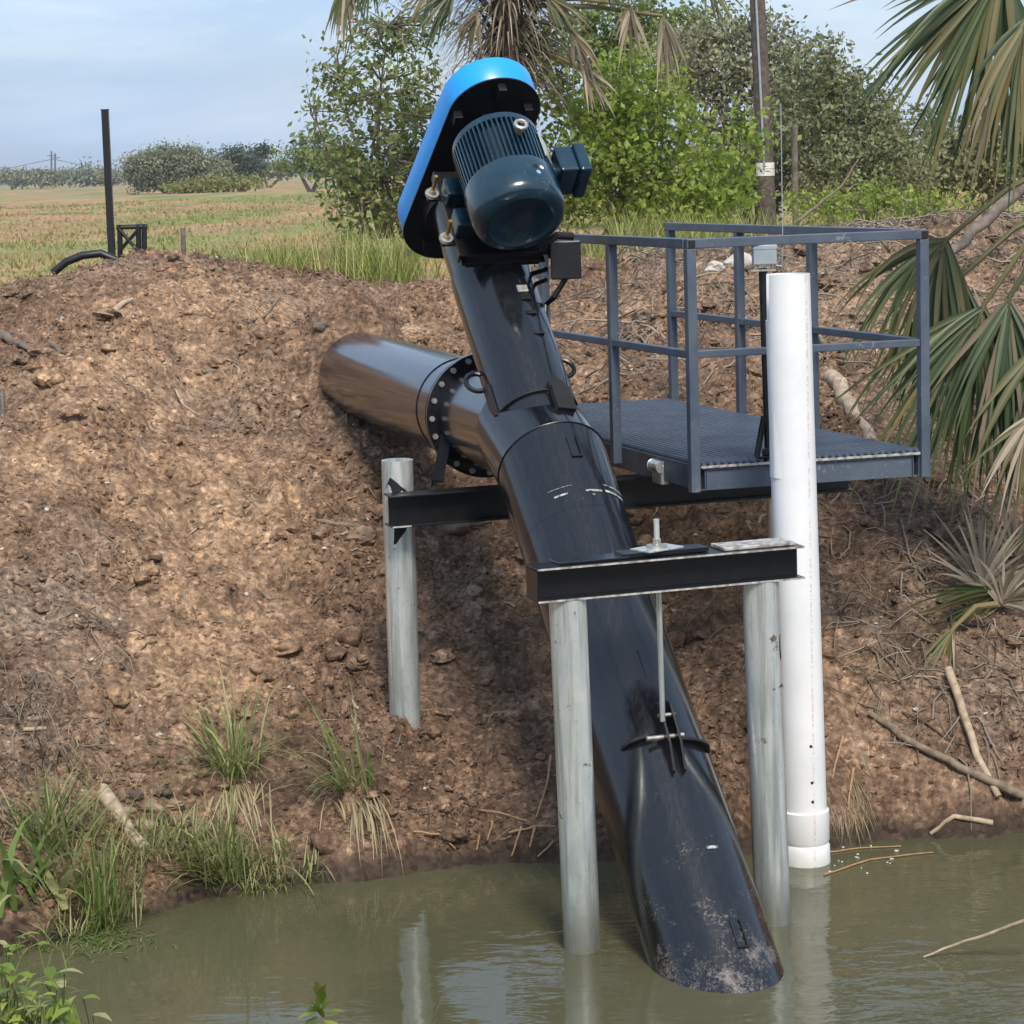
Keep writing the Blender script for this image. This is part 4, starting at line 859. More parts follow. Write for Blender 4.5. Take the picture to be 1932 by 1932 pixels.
# ------------------------------------------------------------------ sticks and logs that can be picked out
def stick(name, pxs, r0, r1, mat, label, cat='stick', lift=0.0, yov=None, n=8, group=None):
    P = []
    for i, (x, y) in enumerate(pxs):
        p = hit(x, y) if yov is None else at(x, y, yov[i]); p = p + np.array([0, 0, lift + r0 * .6]) if yov is None else p; P.append(p)
    Q = []
    for i in range(len(P) - 1):
        for j in range(3): Q.append(P[i] + (P[i + 1] - P[i]) * j / 3 + rng.normal(size=3) * r0 * .25)
    Q.append(P[-1]); m_ = len(Q); mb = MB(); mb.tube(Q, [r0 + (r1 - r0) * i / (m_ - 1) * 1.0 for i in range(m_)], n)
    return tag(mb.build(name, mat, ang=50), label, cat, group)
stick('short_log', [(192, 1515), (275, 1622)], .042, .034, 'pale', 'short pale weathered log lying aslant on the lower left bank', 'log', n=12)
stick('fallen_branch', [(590, 992), (660, 1000), (722, 1007)], .013, .018, 'stick', 'dark straight branch ending at the galvanised bank post', 'branch')
stick('fallen_branch', [(1640, 1358), (1700, 1400), (1790, 1452), (1860, 1490), (1930, 1535)], .016, .026, 'stick', 'long brown branch lying down the right bank to the waterline', 'branch', .02)
stick('palm_stalk', [(1790, 1290), (1830, 1420), (1884, 1548)], .024, .018, 'pale', 'straight pale palm stalk lying down the right bank', 'stalk', .05)
stick('floating_stick', [(1755, 1575), (1800, 1568), (1872, 1563)], .010, .016, 'pale', 'pale stick floating along the water edge at right', 'stick', n=8)
stick('leaning_twig', [(1743, 1806), (1800, 1783), (1868, 1762), (1990, 1715)], .005, .010, 'pale', 'thin pale twig leaning out of the water at lower right', 'twig', yov=(9.82, 9.8, 9.75, 9.6))
stick('root', [(190, 610), (225, 590), (250, 570)], .030, .012, 'pale', 'thick pale root stub near top of the left bank', 'root')
stick('root', [(470, 610), (500, 600), (530, 560)], .014, .008, 'stick', 'dark curved root on the upper left bank', 'root')
stick('root', [(380, 712), (425, 705), (468, 690)], .016, .008, 'stick', 'dark root beside the hollow on the left bank', 'root')
stick('bark_slab', [(5, 645), (30, 655), (62, 668)], .035, .012, 'bark', 'dark bark slab at the left picture edge', 'bark')
stick('bark_slab', [(100, 655), (125, 670)], .022, .012, 'bark', 'small dark bark piece right of the left edge slab', 'bark')
stick('root', [(332, 740), (345, 770), (375, 790)], .008, .006, 'pale', 'thin pale curved root in the left bank hollow', 'root', .01)
stick('vertical_twig', [(3, 740), (8, 880)], .014, .012, 'bark', 'dark upright twig at the far left edge', 'twig')
stick('white_chip', [(402, 1025), (372, 1040)], .007, .004, 'pale', 'small white wood chip on tan soil, lower of two', 'chip', .004)
stick('white_chip', [(370, 1003), (352, 1018)], .006, .003, 'pale', 'small white wood chip on tan soil, upper of two', 'chip', .004)
stick('short_stick', [(48, 1362), (92, 1358)], .014, .012, 'pale', 'upper of two short sticks at left edge above grass', 'stick'); stick('short_stick', [(44, 1382), (88, 1378)], .012, .010, 'pale', 'lower of two short sticks at left edge above grass', 'stick')
stick('thick_branch', [(1930, 352), (1860, 420), (1795, 475), (1750, 512)], .05, .028, 'bark', 'dark slanting limb behind the right railing corner', 'branch', yov=(17.5, 17.3, 17.0, 16.8))
stick('broken_log', [(1568, 725), (1600, 780), (1645, 850)], .055, .04, 'pale', 'pale broken log seen between railing and palm leaves', 'log', n=12)
stick('thin_branch', [(1500, 420), (1540, 390), (1590, 350), (1620, 300)], .025, .010, 'stick', 'thin leaning bare branch right of the utility pole', 'branch', yov=(30, 30, 30, 30))
stick('thin_branch', [(1700, 990), (1715, 1060), (1760, 1150)], .007, .005, 'stick', 'thin dangling twig under the platform right corner', 'branch', .02)
stick('thin_branch', [(1520, 610), (1570, 680), (1650, 640)], .02, .012, 'stick', 'bent twig on the debris behind the platform', 'branch', .03)
# exposed roots at the water's edge
for i, pts in enumerate((((880, 1535), (940, 1545), (995, 1560)), ((960, 1580), (1010, 1575), (1048, 1570)), ((905, 1590), (900, 1625)), ((985, 1570), (975, 1600), (965, 1625)), ((1010, 1580), (1000, 1620)), ((1040, 1440), (1030, 1500), (1012, 1550)), ((845, 1530), (850, 1600)), ((1045, 1610), (1015, 1630)), ((930, 1560), (920, 1600)), ((780, 1580), (830, 1595), (860, 1620)), ((1590, 1400), (1570, 1480)), ((1610, 1460), (1600, 1540)))):
    stick('bare_root', pts, .0065, .004, 'root', 'thin orange bare root in the eroded bank at the waterline', 'root', .02, group='bare roots at the waterline', n=6)

# ------------------------------------------------------------------ grass clumps on the bank
def clump(name, base, n, L, w, label, cat='grass', mat='grass', spread=1.0, droop=.9, r=.05, lean=(0, 0, 0), dry=.0, group=None, up=1.0):
    base = np.asarray(base, float); mb = MB()
    for k in range(n):
        a_ = random.uniform(0, 2 * math.pi); q = random.random() ** .7 * spread; d = np.array([math.cos(a_) * q, math.sin(a_) * q - .1, up]) + np.asarray(lean)
        mb.blade(base + np.array([random.gauss(0, r), random.gauss(0, r), -.01]), d, L * random.uniform(.45, 1.15), w * random.uniform(.6, 1.3), droop * random.uniform(.4, 1.6), 5, rnd=random.uniform(.75, 1) if random.random() < dry + .12 else random.uniform(.1, .85), tipw=.03)
    return tag(mb.build(name, mat, smooth=True, ang=80, origin=base), label, cat, group)
clump('grass_clump', hit(440, 1470), 120, .66, .012, 'upper green grass tuft with curved blades on the left bank', dry=.3, r=.05, droop=1.3, spread=1.15)
clump('dry_grass_clump', hit(440, 1480), 90, .50, .009, 'dry straw hanging under the upper grass tuft', mat='drygrass', up=-.1, spread=.3, droop=2.0, lean=(0.05, -.5, 0), r=.06)
clump('grass_clump', hit(668, 1500), 80, .55, .012, 'grass tuft drooping over the bank edge left of the post', dry=.3, r=.04, lean=(-.45, -.2, .2), droop=1.2, spread=1.0)
clump('dry_grass_clump', hit(675, 1505), 60, .58, .009, 'long straw hanging to the water below the drooping tuft', mat='drygrass', up=.0, spread=.16, droop=2.6, lean=(.10, -.40, 0.1), r=.06)
clump('grass_clump', hit(430, 1668), 130, .50, .011, 'grass tuft with straw at the water edge below the log', dry=.35, lean=(-.5, -.3, 0), r=.06)
clump('grass_clump', hit(95, 1610), 130, .52, .011, 'spiky grass tuft at left below the dry vines', dry=.3, r=.05)
clump('grass_clump', hit(200, 1745), 120, .42, .011, 'bright grass tuft rising at the left waterline', r=.06, spread=.6, droop=.5)
clump('broad_grass', hit(30, 1710), 18, .62, .045, 'broad bright green blades bending at the left edge', droop=1.5, r=.10, spread=.8); clump('broad_grass', hit(110, 1720), 12, .58, .040, 'broad pale green blades just left of the bright tuft', droop=1.6, r=.06, spread=.8)
clump('grass_clump', hit(570, 1660), 60, .22, .010, 'low thin grass at the water edge left of straw', dry=.4, r=.08); clump('grass_clump', hit(300, 1600), 70, .30, .011, 'short grass growing below the short log', r=.08, dry=.3)
clump('reed_stalk', hit(478, 1580), 3, .46, .007, 'few tall dry stalks beside the grass tufts', 'stalk', 'drygrass', .12, .15, .02)
for (x, y, n_, lb) in ((40, 1330, 60, 'dry grassy tangle at left edge above the short sticks'), (60, 1450, 60, 'dry tangle at left edge below the short sticks'), (20, 1560, 60, 'green and dry tangle in the left corner of bank')):
    clump('dry_grass_clump', hit(x, y), n_, .28, .007, lb, mat='twig', droop=1.5, r=.10, lean=(.1, -.5, -.3))
gx = rng.uniform(-2.9, -1.15, 2100); gy = shore(gx) + rng.uniform(-.08, .80, 2100) * np.clip((-gx - .7) / 1.6, .2, 1); gk = fbm(gx * 2.3, gy * 2.3, 2, 191) > .02; gx, gy = gx[gk], gy[gk]; gzv = np.maximum(ground_z(gx, gy), 0)
mb = MB()
for x, y, z in zip(gx, gy, gzv):
    a_ = random.uniform(0, 6.28); mb.blade((x, y, z), (math.cos(a_) * .7, math.sin(a_) * .7 - .3, 1), random.uniform(.08, .30), random.uniform(.004, .010), random.uniform(.3, 2.0), 3, rnd=random.random() ** .5, tipw=.05)
tag(mb.build('bank_grass', 'grass', smooth=True, ang=80, origin=(0, 0, 0)), 'short tangled green grass along the left waterline', 'grass', kind='stuff')
mb = MB()                                                # floating grass mat
for k in range(260):
    c_ = onz(random.gauss(180, 55), random.gauss(1775, 17), .0); a_ = random.uniform(0, 6.28); mb.blade(c_ + np.array([0, 0, .004]), (math.cos(a_), math.sin(a_), random.uniform(.05, .8)), random.uniform(.04, .13), .007, 1.2, 3, rnd=random.uniform(0, .7))
tag(mb.build('floating_grass', 'grass', origin=(0, 0, 0)), 'green grass mat floating beside the bright tuft at left', 'grass', kind='stuff')
mb = MB()                                                # dead brown fibrous roots on the scarp right of the white pipe
for k in range(260):
    p = hit(random.uniform(1545, 1640), random.uniform(1370, 1560)); mb.blade(p, (random.uniform(-.4, .4), -.5, -.5), random.uniform(.06, .2), .004, .8, 3, rnd=random.uniform(0, .5))
tag(mb.build('root_fibres', 'drygrass', origin=(0, 0, 0)), 'orange brown root fibres hanging on bank behind the white pipe', 'roots', kind='stuff')

# foreground leaves on the near bank
fg = empty('creeping_vine', (-1.62, 7.0, .3), 'bright green leafy vine in the bottom left corner', 'vine')
mbv = MB()
for k in range(130):
    x, y = abs(random.gauss(0, 75)), 1938 - abs(random.gauss(0, 62)); p = at(x - 10, y, random.uniform(7.1, 7.5)); a_ = random.uniform(0, 6.28)
    mb = MB(); mb.blade(p, (math.cos(a_), math.sin(a_) - .5, random.uniform(.0, .7)), random.uniform(.035, .085), random.uniform(.022, .042), .8, 4, rnd=random.random(), wmax=.45, fold=.15); mb.build('leaf', 'bushR' if k % 4 else 'grass', fg, ang=60)
    mbv.tube([p, p + np.array([random.gauss(0, .03), random.gauss(0, .03), -.10])], .002, 4, False)
for k in range(30):
    p = at(random.uniform(-10, 130), random.uniform(1830, 1950), 7.3); mbv.blade(p, (random.gauss(.4, .5), random.gauss(0, .4), .6), random.uniform(.06, .16), .006, 1.2, 4)
mbv.build('stem', 'grass', fg)['kind'] = 'stuff'
yl = MB(); yl.blade(at(-2, 1850, 7.2), (.05, 0, 1), .13, .035, .3, 5, rnd=.9, wmax=.5); tag(yl.build('yellow_leaf', 'yellow'), 'single upright yellow leaf at the left edge over water', 'leaf')
sp = empty('leafy_sprig', tuple(at(612, 2010, 7.5)), 'small leafy sprig poking up at the bottom edge', 'sprig')
mb = MB(); mb.tube([at(612, 2010, 7.5), at(608, 1930, 7.5), at(604, 1880, 7.5)], [.005, .004, .003], 6); mb.build('stem', 'stick', sp); mb = MB(); mb.tube([at(800, 1965, 7.5), at(835, 1880, 7.45)], [.003, .002], 5); tag(mb.build('bare_twig', 'stick'), 'thin bare twig tip right of the leafy sprig at bottom', 'twig')
for (x, y, dx, dz, L) in ((606, 1905, -.9, -.1, .085), (608, 1908, .5, .7, .095), (604, 1885, -.1, 1, .075), (610, 1915, .9, .4, .08), (606, 1910, -.6, .5, .08), (612, 1925, .6, -.3, .09), (604, 1900, .2, .9, .08), (600, 1920, -.9, -.5, .085), (604, 1880, .35, .9, .06), (608, 1920, -.3, .8, .08)):
    mb = MB(); mb.blade(at(x, y, 7.5), (dx, -.3, dz), L, .045, .4, 5, rnd=random.random(), wmax=.4, fold=.15); mb.build('leaf', random.choice(('bushR', 'bushR', 'yellow')), sp, ang=60)

# white flecks and twigs floating by the white pipe
fl_v = MB()
for k in range(20):
    c_ = onz(abs(random.gauss(0, 90)) + 1560, random.gauss(1615, 24), .003); r_ = random.uniform(.002, .007) * random.choice((1, 1, 1, 2)); n_ = 7
    fl_v.prism([c_ + np.array([r_ * random.uniform(.5, 1.3) * math.cos(6.28 * i / n_), r_ * random.uniform(.6, 1.3) * math.sin(6.28 * i / n_), 0]) for i in range(n_)], (0, 0, .004))
tag(fl_v.build('floating_flecks', 'white', smooth=False, origin=(0, 0, 0)), 'white foam flecks floating beside the white pipe', 'flecks', kind='stuff')
stick('floating_twig', [(1555, 1650), (1640, 1622), (1760, 1608)], .005, .003, 'root', 'longest thin twig floating right of the white pipe', 'twig', yov=tuple(onz(x, y, .006)[1] for x, y in ((1555, 1650), (1640, 1622), (1760, 1608))))
stick('floating_twig', [(1560, 1608), (1620, 1600), (1700, 1596)], .004, .003, 'root', 'shorter floating twig behind the longest one', 'twig', yov=tuple(onz(x, y, .006)[1] for x, y in ((1560, 1608), (1620, 1600), (1700, 1596))))

# ------------------------------------------------------------------ palms
def fan(parent, hub, root, p, n, spread, L, w, mat, droop=.8, side=None, roll=0.0, rv=None, stalk='palm', sr=.016, leaflet='leaflet', jitter=.13):
    """a fan leaf: stalk from root to hub, leaflets spreading from the hub about direction p"""
    hub = np.asarray(hub, float); p = np.asarray(p, float); p /= np.linalg.norm(p); sd = np.cross(p, (0, 1.0, 0)) if side is None else np.asarray(side, float); sd = sd - p * (sd @ p); sd /= np.linalg.norm(sd); nn_ = np.cross(p, sd)
    mb = MB(); root = np.asarray(root, float); mb.tube([root, (root + hub) / 2 + np.array([0, 0, .05]), hub, hub + p * L * .12], [sr * 1.2, sr, sr * .8, sr * .35], 8)
    fo = mb.build('frond', 'palmold' if mat != 'palmdead' else 'palmdead', parent) if parent is not None else None
    if parent is None: return mb, (hub, p, sd, nn_)
    for i in range(n):
        t = (i + .5) / n * 2 - 1; ph = t * spread + random.gauss(0, jitter); d = math.cos(ph) * p + math.sin(ph) * sd + nn_ * random.gauss(0, .10) - nn_ * .18 * (1 - abs(t)); ln = L * (1 - .25 * t * t) * random.uniform(.65, 1.12)
        mb = MB(); mb.blade(hub + p * L * .08 * (1 - abs(t)) + rng.normal(size=3) * .004, d, ln, w * random.uniform(.75, 1.2), droop * random.uniform(.35, 1.7), 7, side=np.cross(d, nn_), fold=.28 * (1 if i % 2 else -1) * random.uniform(.5, 1), rnd=random.random() if rv is None else min(1, max(0, random.gauss(rv, .2))), wmax=.35, tipw=.02)
        mb.build(leaflet, mat if not isinstance(mat, list) else random.choice(mat), fo, ang=70)
    return fo
palm = empty('palm_tree', (3.55, 13.2, float(macro(3.55, 13.2)) - .05), 'green fan palm hanging its leaves in from the right edge', 'palm tree')
pt0 = np.array([3.55, 13.2, float(macro(3.55, 13.2)) - .1]); mb = MB(); mb.tube([pt0, pt0 + np.array([-.03, 0, 1.2]), pt0 + np.array([-.05, -.1, 2.6]), pt0 + np.array([-.1, -.15, 4.0])], [.24, .2, .19, .17], 18)
for k in range(70):
    a_ = k * 2.4; z = .3 + k * .05; c_ = pt0 + np.array([.19 * math.cos(a_) - .02 * z, .19 * math.sin(a_) - .03 * z, z]); mb.blade(c_, (math.cos(a_) * .6, math.sin(a_) * .6, 1), .22, .09, -.2, 3, rnd=random.random())
mb.build('trunk', 'bark', palm)
ctr = pt0 + np.array([-.1, -.15, 3.6])
fan(palm, at(1786, 452, 13.0), at(2010, 300, 13.3), (-.50, -.15, -.80), 48, .85, .92, .036, ['palm', 'palm', 'palmold'], 1.5, rv=.45)
fan(palm, at(1856, 576, 12.85), at(2000, 400, 13.2), (-.36, -.2, -.90), 58, .92, 1.15, .036, ['palm', 'palm', 'palm', 'palmold'], .65, rv=.4)
fan(palm, at(1880, 600, 13.05), at(2010, 420, 13.2), (-.05, -.2, -.98), 36, .75, 1.08, .036, ['palm', 'palm', 'palmold'], .6, rv=.3)
fan(palm, at(1900, -70, 12.4), at(2120, -60, 12.9), (-.60, -.1, -.78), 46, .74, 1.16, .040, ['palm', 'palm', 'palm', 'palmold'], .5, rv=.45)
fan(palm, at(1900, -40, 12.6), at(2120, -60, 12.9), (-.20, -.1, -.95), 30, .60, 1.02, .040, 'palm', .4, rv=.3)
fan(palm, at(1940, 30, 12.2), at(2120, -40, 12.9), (-.22, -.2, -.95), 36, .62, .92, .034, ['palm', 'palmold', 'palmold', 'palmdead'], 1.0, rv=.55)
fan(palm, at(1965, 640, 12.7), at(2060, 500, 13.1), (-.05, -.3, -.95), 30, .8, 1.0, .042, ['palm', 'palm', 'palmold'], .6)
fan(palm, at(1950, 780, 12.4), at(2050, 720, 12.7), (-.3, -.4, -.8), 20, .7, .55, .032, ['palmold', 'palmdead'], .9)
fan(palm, at(1815, 520, 13.15), at(2010, 380, 13.3), (-.30, -.15, -.93), 40, .7, 1.0, .034, ['palm', 'palmold', 'palm'], .8, rv=.4)
fan(palm, at(1905, 560, 12.75), at(2010, 430, 13.1), (-.12, -.25, -.96), 36, .6, 1.05, .034, ['palm', 'palm', 'palmdead'], .7, rv=.4)
dead = empty('cut_palm_frond', tuple(hit(1850, 1125)), 'heap of dead pale palm leaves standing on the right bank', 'palm frond')
hb = hit(1852, 1125) + np.array([0, 0, .03]); fan(dead, hb, hb + np.array([.15, .1, -.05]), (.12, .1, 1.0), 34, 1.0, .52, .024, 'palmdead', .4)
hb = hit(1915, 1075) + np.array([0, 0, .05]); fan(dead, hb, hb + np.array([.2, .1, -.05]), (-.35, .0, .9), 26, 1.0, .46, .022, 'palmdead', .7); hb = hit(1885, 1165) + np.array([0, -.05, .06]); fan(dead, hb, hb + np.array([.2, .1, .05]), (.5, -.2, .75), 22, 1.1, .42, .020, 'palmdead', 1.0)
cut = empty('cut_palm_frond', tuple(hit(1860, 1200)), 'cut green palm frond sprawled on the right bank below the dead fan', 'palm frond')
hb = hit(1905, 1150) + np.array([0, 0, .10]); fan(cut, hb, hb + np.array([.35, .1, .2]), (-.9, -.35, -.42), 40, .70, .95, .030, ['palm', 'palmold', 'palm'], .30, side=(0, -.5, 1), rv=.7)
cut2 = empty('cut_palm_frond', tuple(hit(1790, 1260)), 'small withered frond tip pointing down at the pale stalk', 'palm frond')
hb = hit(1800, 1215) + np.array([0, 0, .08]); fan(cut2, hb, hb + np.array([.25, .1, .1]), (-.55, -.5, -.6), 14, .55, .34, .022, ['palmold', 'palmdead', 'palm'], .25, side=(1, -.2, .2))

# cabbage palm behind the motor, with a skirt of dead leaves
cp = empty('cabbage_palm', tuple(np.array([.14, 31, 2.25])), 'tall shaggy cabbage palm rising behind the blue guard', 'palm tree')
c0 = np.array([.14, 31, 2.2]); tz = at(962, 60, 31)[2]
mb = MB(); mb.tube([c0, c0 + np.array([0, 0, 1.5]), np.array([.14, 31, tz - .3]), np.array([.15, 31, tz + 1.2])], [.2, .17, .2, .22], 14); mb.build('trunk', 'bark', cp)
for k in range(46):
    a_ = k * 2.4; z = tz - .75 + k * .04; mb = MB(); mb.blade((.14 + .18 * math.cos(a_), 31 + .18 * math.sin(a_), z), (math.cos(a_) * .75, math.sin(a_) * .75, .9), random.uniform(.45, .9), .10, .1, 4, rnd=random.random(), fold=.2); mb.build('leaf_base', 'palmdead' if k % 3 == 0 else 'bark', cp, ang=60)
for k in range(150):
    pass
mb = MB()
for k in range(1000):
    a_ = random.uniform(0, 6.28); z = tz + random.uniform(-.7, .9); d = np.array([math.cos(a_), math.sin(a_) * .6, random.uniform(-.3, .6)]); mb.blade((.14 + d[0] * .2, 31 + d[1] * .2, z), d, random.uniform(.4, 1.25), .03, random.uniform(.6, 2.4), 5, rnd=random.random() ** 1.5, tipw=.1)
tag(mb.build('dead_thatch', 'palmdead', cp), kind='stuff')
for (x, y, dx, dz, L, mt, nn2, rt_) in ((655, -40, -.15, -1, .9, ['palm', 'palmold', 'palmdead'], 16, (940, -30)), (700, -60, -.4, -.9, .8, ['palm', 'palm'], 14, (940, -60)), (1250, 30, .15, -1, .95, ['palmdead', 'palmdead', 'palmold'], 20, (990, 10)), (1190, 10, -.1, -1, .8, ['palmdead'], 14, (990, 0)), (820, -30, -.6, -.8, .8, ['palmold', 'palmdead'], 14, (950, 0)), (1080, 60, .4, -.8, .8, ['palmdead', 'palmold'], 14, (980, 40)), (1100, 130, .5, -.6, .7, ['palmdead'], 12, (985, 90)), (1330, -40, .5, -.7, .7, ['palmold', 'palm'], 12, (1000, -60)), (860, -20, -.5, -.5, .9, ['palm'], 18, (950, 0)), (900, 20, -.4, -.9, .7, ['palmold', 'palmdead'], 14, (950, 30)), (1030, -10, .5, -.6, .8, ['palm', 'palmold'], 16, (970, 0)), (780, -80, -.7, -.4, .9, ['palm'], 18, (940, -40)), (1120, -70, .7, -.4, .9, ['palm'], 18, (980, -40))):
    fan(cp, at(x, y, 30.6), at(rt_[0], rt_[1], 31), (dx, -.2, dz), nn2, .6, L, .045, mt, .9, sr=.03)

# ------------------------------------------------------------------ trees and bushes
def T(px, py, Y): return at(px, py, Y)
def blobs_px(lst, Y, dy=1.2):
    out = []
    for (x, y, rx, ry) in lst:
        p = at(x, y, Y + random.uniform(-.6, .6)); out.append((p[0], p[1], p[2], rx * Y / FPX, min(dy, rx * Y / FPX), ry * Y / FPX))
    return out
tree('leafy_bush', 'airy mid green bush left of the motor with sky between its leaves', 'bush', at(760, 440, 33), blobs_px([(730, 280, 120, 130), (660, 330, 75, 80), (800, 200, 90, 90), (700, 390, 100, 60), (690, 170, 80, 60), (840, 330, 90, 120)], 33), 'bushL', 250, 17, .14, .105, .05, 110, trunks=5, twigs=130)
tree('leafy_bush', 'thin wispy sapling with sparse leaves against the left sky', 'bush', at(700, 440, 33.5), blobs_px([(640, 160, 55, 75), (600, 230, 40, 60), (720, 80, 80, 70), (790, 60, 60, 60)], 33.5), 'bushL', 120, 9, .13, .10, .03, 115, trunks=3, twigs=90)
tree('leafy_bush', 'bright yellow green bush right of the motor', 'bush', at(1180, 440, 32), blobs_px([(1130, 260, 120, 140), (1250, 300, 120, 120), (1180, 180, 120, 90), (1350, 360, 90, 70), (1090, 370, 90, 60), (1280, 390, 120, 50), (1390, 290, 60, 80)], 32), 'bushR', 440, 24, .15, .105, .05, 90, trunks=6, twigs=70)
tree('scrub_tree', 'grey olive twiggy tree directly behind the utility pole', 'tree', at(1440, 420, 41), blobs_px([(1370, 160, 140, 110), (1480, 190, 120, 110), (1300, 110, 110, 70), (1420, 90, 110, 70), (1500, 310, 120, 80), (1400, 320, 120, 90)], 41), 'greyleaf', 560, 30, .16, .095, .07, 120, trunks=5, twigs=160)
tree('scrub_tree', 'olive green scrub tree right of the utility pole', 'tree', at(1600, 420, 38), blobs_px([(1580, 230, 110, 100), (1620, 320, 120, 80), (1540, 150, 80, 70), (1690, 310, 90, 60), (1570, 90, 28, 40), (1660, 240, 70, 60)], 38), 'olive', 480, 28, .15, .095, .06, 90, trunks=5, twigs=140)
tree('scrub_tree', 'dark green shrub behind the palm leaves at right', 'tree', at(1800, 400, 40), blobs_px([(1770, 300, 90, 70), (1860, 300, 100, 80), (1720, 345, 70, 50), (1930, 290, 80, 80), (1750, 225, 50, 30)], 40), 'olive', 240, 24, .15, .12, .06, 60, trunks=4, twigs=60)
tree('scrub_tree', 'darker green tree crown behind the bright bush top', 'tree', at(1200, 420, 44), blobs_px([(1120, 90, 120, 90), (1210, 60, 110, 80), (1320, 60, 90, 50), (1010, 130, 90, 90)], 44), 'bushL', 300, 26, .16, .12, .07, 60, trunks=4, twigs=50)
tree('low_shrub', 'low leafy shrub beneath the scrub trees at right', 'bush', at(1600, 420, 34), blobs_px([(1560, 385, 90, 30), (1660, 380, 90, 35), (1760, 390, 80, 30)], 34), 'bushR', 120, 20, .10, .07, .03, 20, trunks=3, twigs=60)
# far trees across the field
def far_tree(name, label, lst, Y, mat, clumps, per, leaf, cat='tree', basepx=None, spread=None, tr=.15, group=None):
    b = blobs_px(lst, Y, 6); bx_ = basepx or (lst[0][0], lst[0][1] + lst[0][3]); p = at(bx_[0], bx_[1], Y); p[2] = float(macro(p[0], Y)); tree(name, label, cat, p, b, mat, clumps, per, spread or Y * .0015, leaf, tr, 16, trunks=2, group=group)
far_tree('far_bush', 'rounded grey green thicket across the pasture at left', [(300, 318, 62, 40), (260, 325, 30, 35), (370, 318, 50, 36), (330, 300, 50, 30), (400, 320, 30, 28)], 190, 'far', 700, 26, .24, 'bush', (310, 360))
far_tree('far_hedge', 'low yellow green hedge in front of the far thicket', [(400, 350, 60, 10), (460, 345, 40, 10), (350, 355, 40, 8)], 180, 'yellow', 160, 16, .30, 'bush', (420, 360), .35)
far_tree('far_tree', 'dark cluster of trees right of the far thicket', [(450, 296, 28, 22), (425, 310, 25, 22), (470, 315, 30, 18)], 230, 'darkleaf', 200, 24, .28, basepx=(450, 345))
far_tree('far_palm', 'tiny far palm standing alone right of the dark trees', [(498, 285, 9, 10), (486, 293, 8, 7)], 240, 'darkleaf', 26, 20, .4, 'palm tree', (494, 345), .4, .18)
far_tree('far_tree', 'dark broad tree behind the wispy sapling', [(560, 300, 45, 32), (610, 290, 50, 40), (640, 310, 60, 25)], 150, 'bushL', 260, 26, .22, basepx=(590, 345))
far_tree('far_tree', 'grey brown bare scrub below the lone far palm', [(500, 322, 30, 14), (530, 325, 25, 10)], 235, 'greyleaf', 60, 16, .35, basepx=(505, 345))
for i, (x, w_, h_, lb) in enumerate(((20, 40, 12, 'leftmost far scrub on the horizon'), (75, 40, 10, 'far scrub left of the pylons'), (150, 45, 17, 'far scrub right of the pylons'), (200, 30, 10, 'far scrub behind the black pole'))):
    far_tree('far_scrub', lb, [(x, 342 - h_ * .7, w_, h_), (x + w_ * .6, 342 - h_ * .5, w_ * .6, h_ * .7)], 480, 'greyleaf' if i != 2 else 'far', 70, 18, .75, basepx=(x, 344), group='scrub along the horizon')
hv = []; hf = []; xs_ = np.linspace(-900, 900, 60)      # low far ridge of woods
for i, x in enumerate(xs_):
    z = 5.5 + 9 * (.5 + .5 * float(gnoise(np.array([x * .004]), np.array([2.2]), 3)[0])) + 2 * float(gnoise(np.array([x * .05]), np.array([1.2]), 4)[0]); hv += [(x, 1500, 0), (x, 1510, z * 1.1), (x, 1700, z * .7)]
for i in range(len(xs_) - 1): hf += [(3 * i, 3 * i + 3, 3 * i + 4, 3 * i + 1), (3 * i + 1, 3 * i + 4, 3 * i + 5, 3 * i + 2)]
M['ridge'] = simple('far_woods', (.05, .07, .045), .9, 0, (.075, .09, .055), .02); raw_mesh('hills', hv, hf, 'ridge', kind='structure')
for i, x in enumerate((97, 104)):
    p = at(x, 344, 800); q = at(x, 285 + 4 * i, 800); mb = MB(); mb.tube([p, q], [.35, .25], 8); mb.tube([q + np.array([-1.6, 0, -1.5]), q + np.array([1.6, 0, -1.5])], .15, 6)
    tag(mb.build('power_pylon', 'pole'), ('left' if i == 0 else 'right') + ' one of two thin power poles on the far left horizon', 'power pole', 'power poles on the horizon')
mb = MB()
a0, a1 = at(-60, 316, 800), at(100, 300, 800); mb.tube([a0, (a0 + a1) / 2 - np.array([0, 0, 1.5]), a1], .10, 4, False); a2 = at(330, 330, 700); mb.tube([a1, (a1 + a2) / 2 - np.array([0, 0, 1.5]), a2], .10, 4, False); tag(mb.build('power_line', 'pole'), 'thin power wire strung between the far horizon poles', 'wire')

# grasses in and along the field
def tall_grass(px, py, Y, w, n, L, label, mat='tallgrass'):
    c_ = at(px, py, Y); mb = MB()
    gx_ = c_[0] + rng.normal(0, w, n); gy_ = Y + rng.normal(0, .35, n); gz_ = macro(gx_, gy_)
    for x, y, z in zip(gx_, gy_, gz_):
        a_ = random.uniform(0, 6.28); mb.blade((x, y, z - .02), (math.cos(a_) * .5, math.sin(a_) * .5, 1), L * random.uniform(.5, 1.2), .009 * Y / 22, random.uniform(.1, 1.1), 4, rnd=random.random(), tipw=.05)
    return tag(mb.build('tall_grass', mat, origin=(c_[0], Y, float(macro(c_[0], Y)))), label, 'grass')
tall_grass(705, 505, 19.3, .19, 900, .56, 'big yellow green grass clump beside the black guard foot'); tall_grass(540, 495, 19.4, .17, 380, .40, 'smaller bright grass clump at the dirt crest', ); tall_grass(20, 515, 21, .25, 260, .26, 'green grass tuft at the left edge of field')
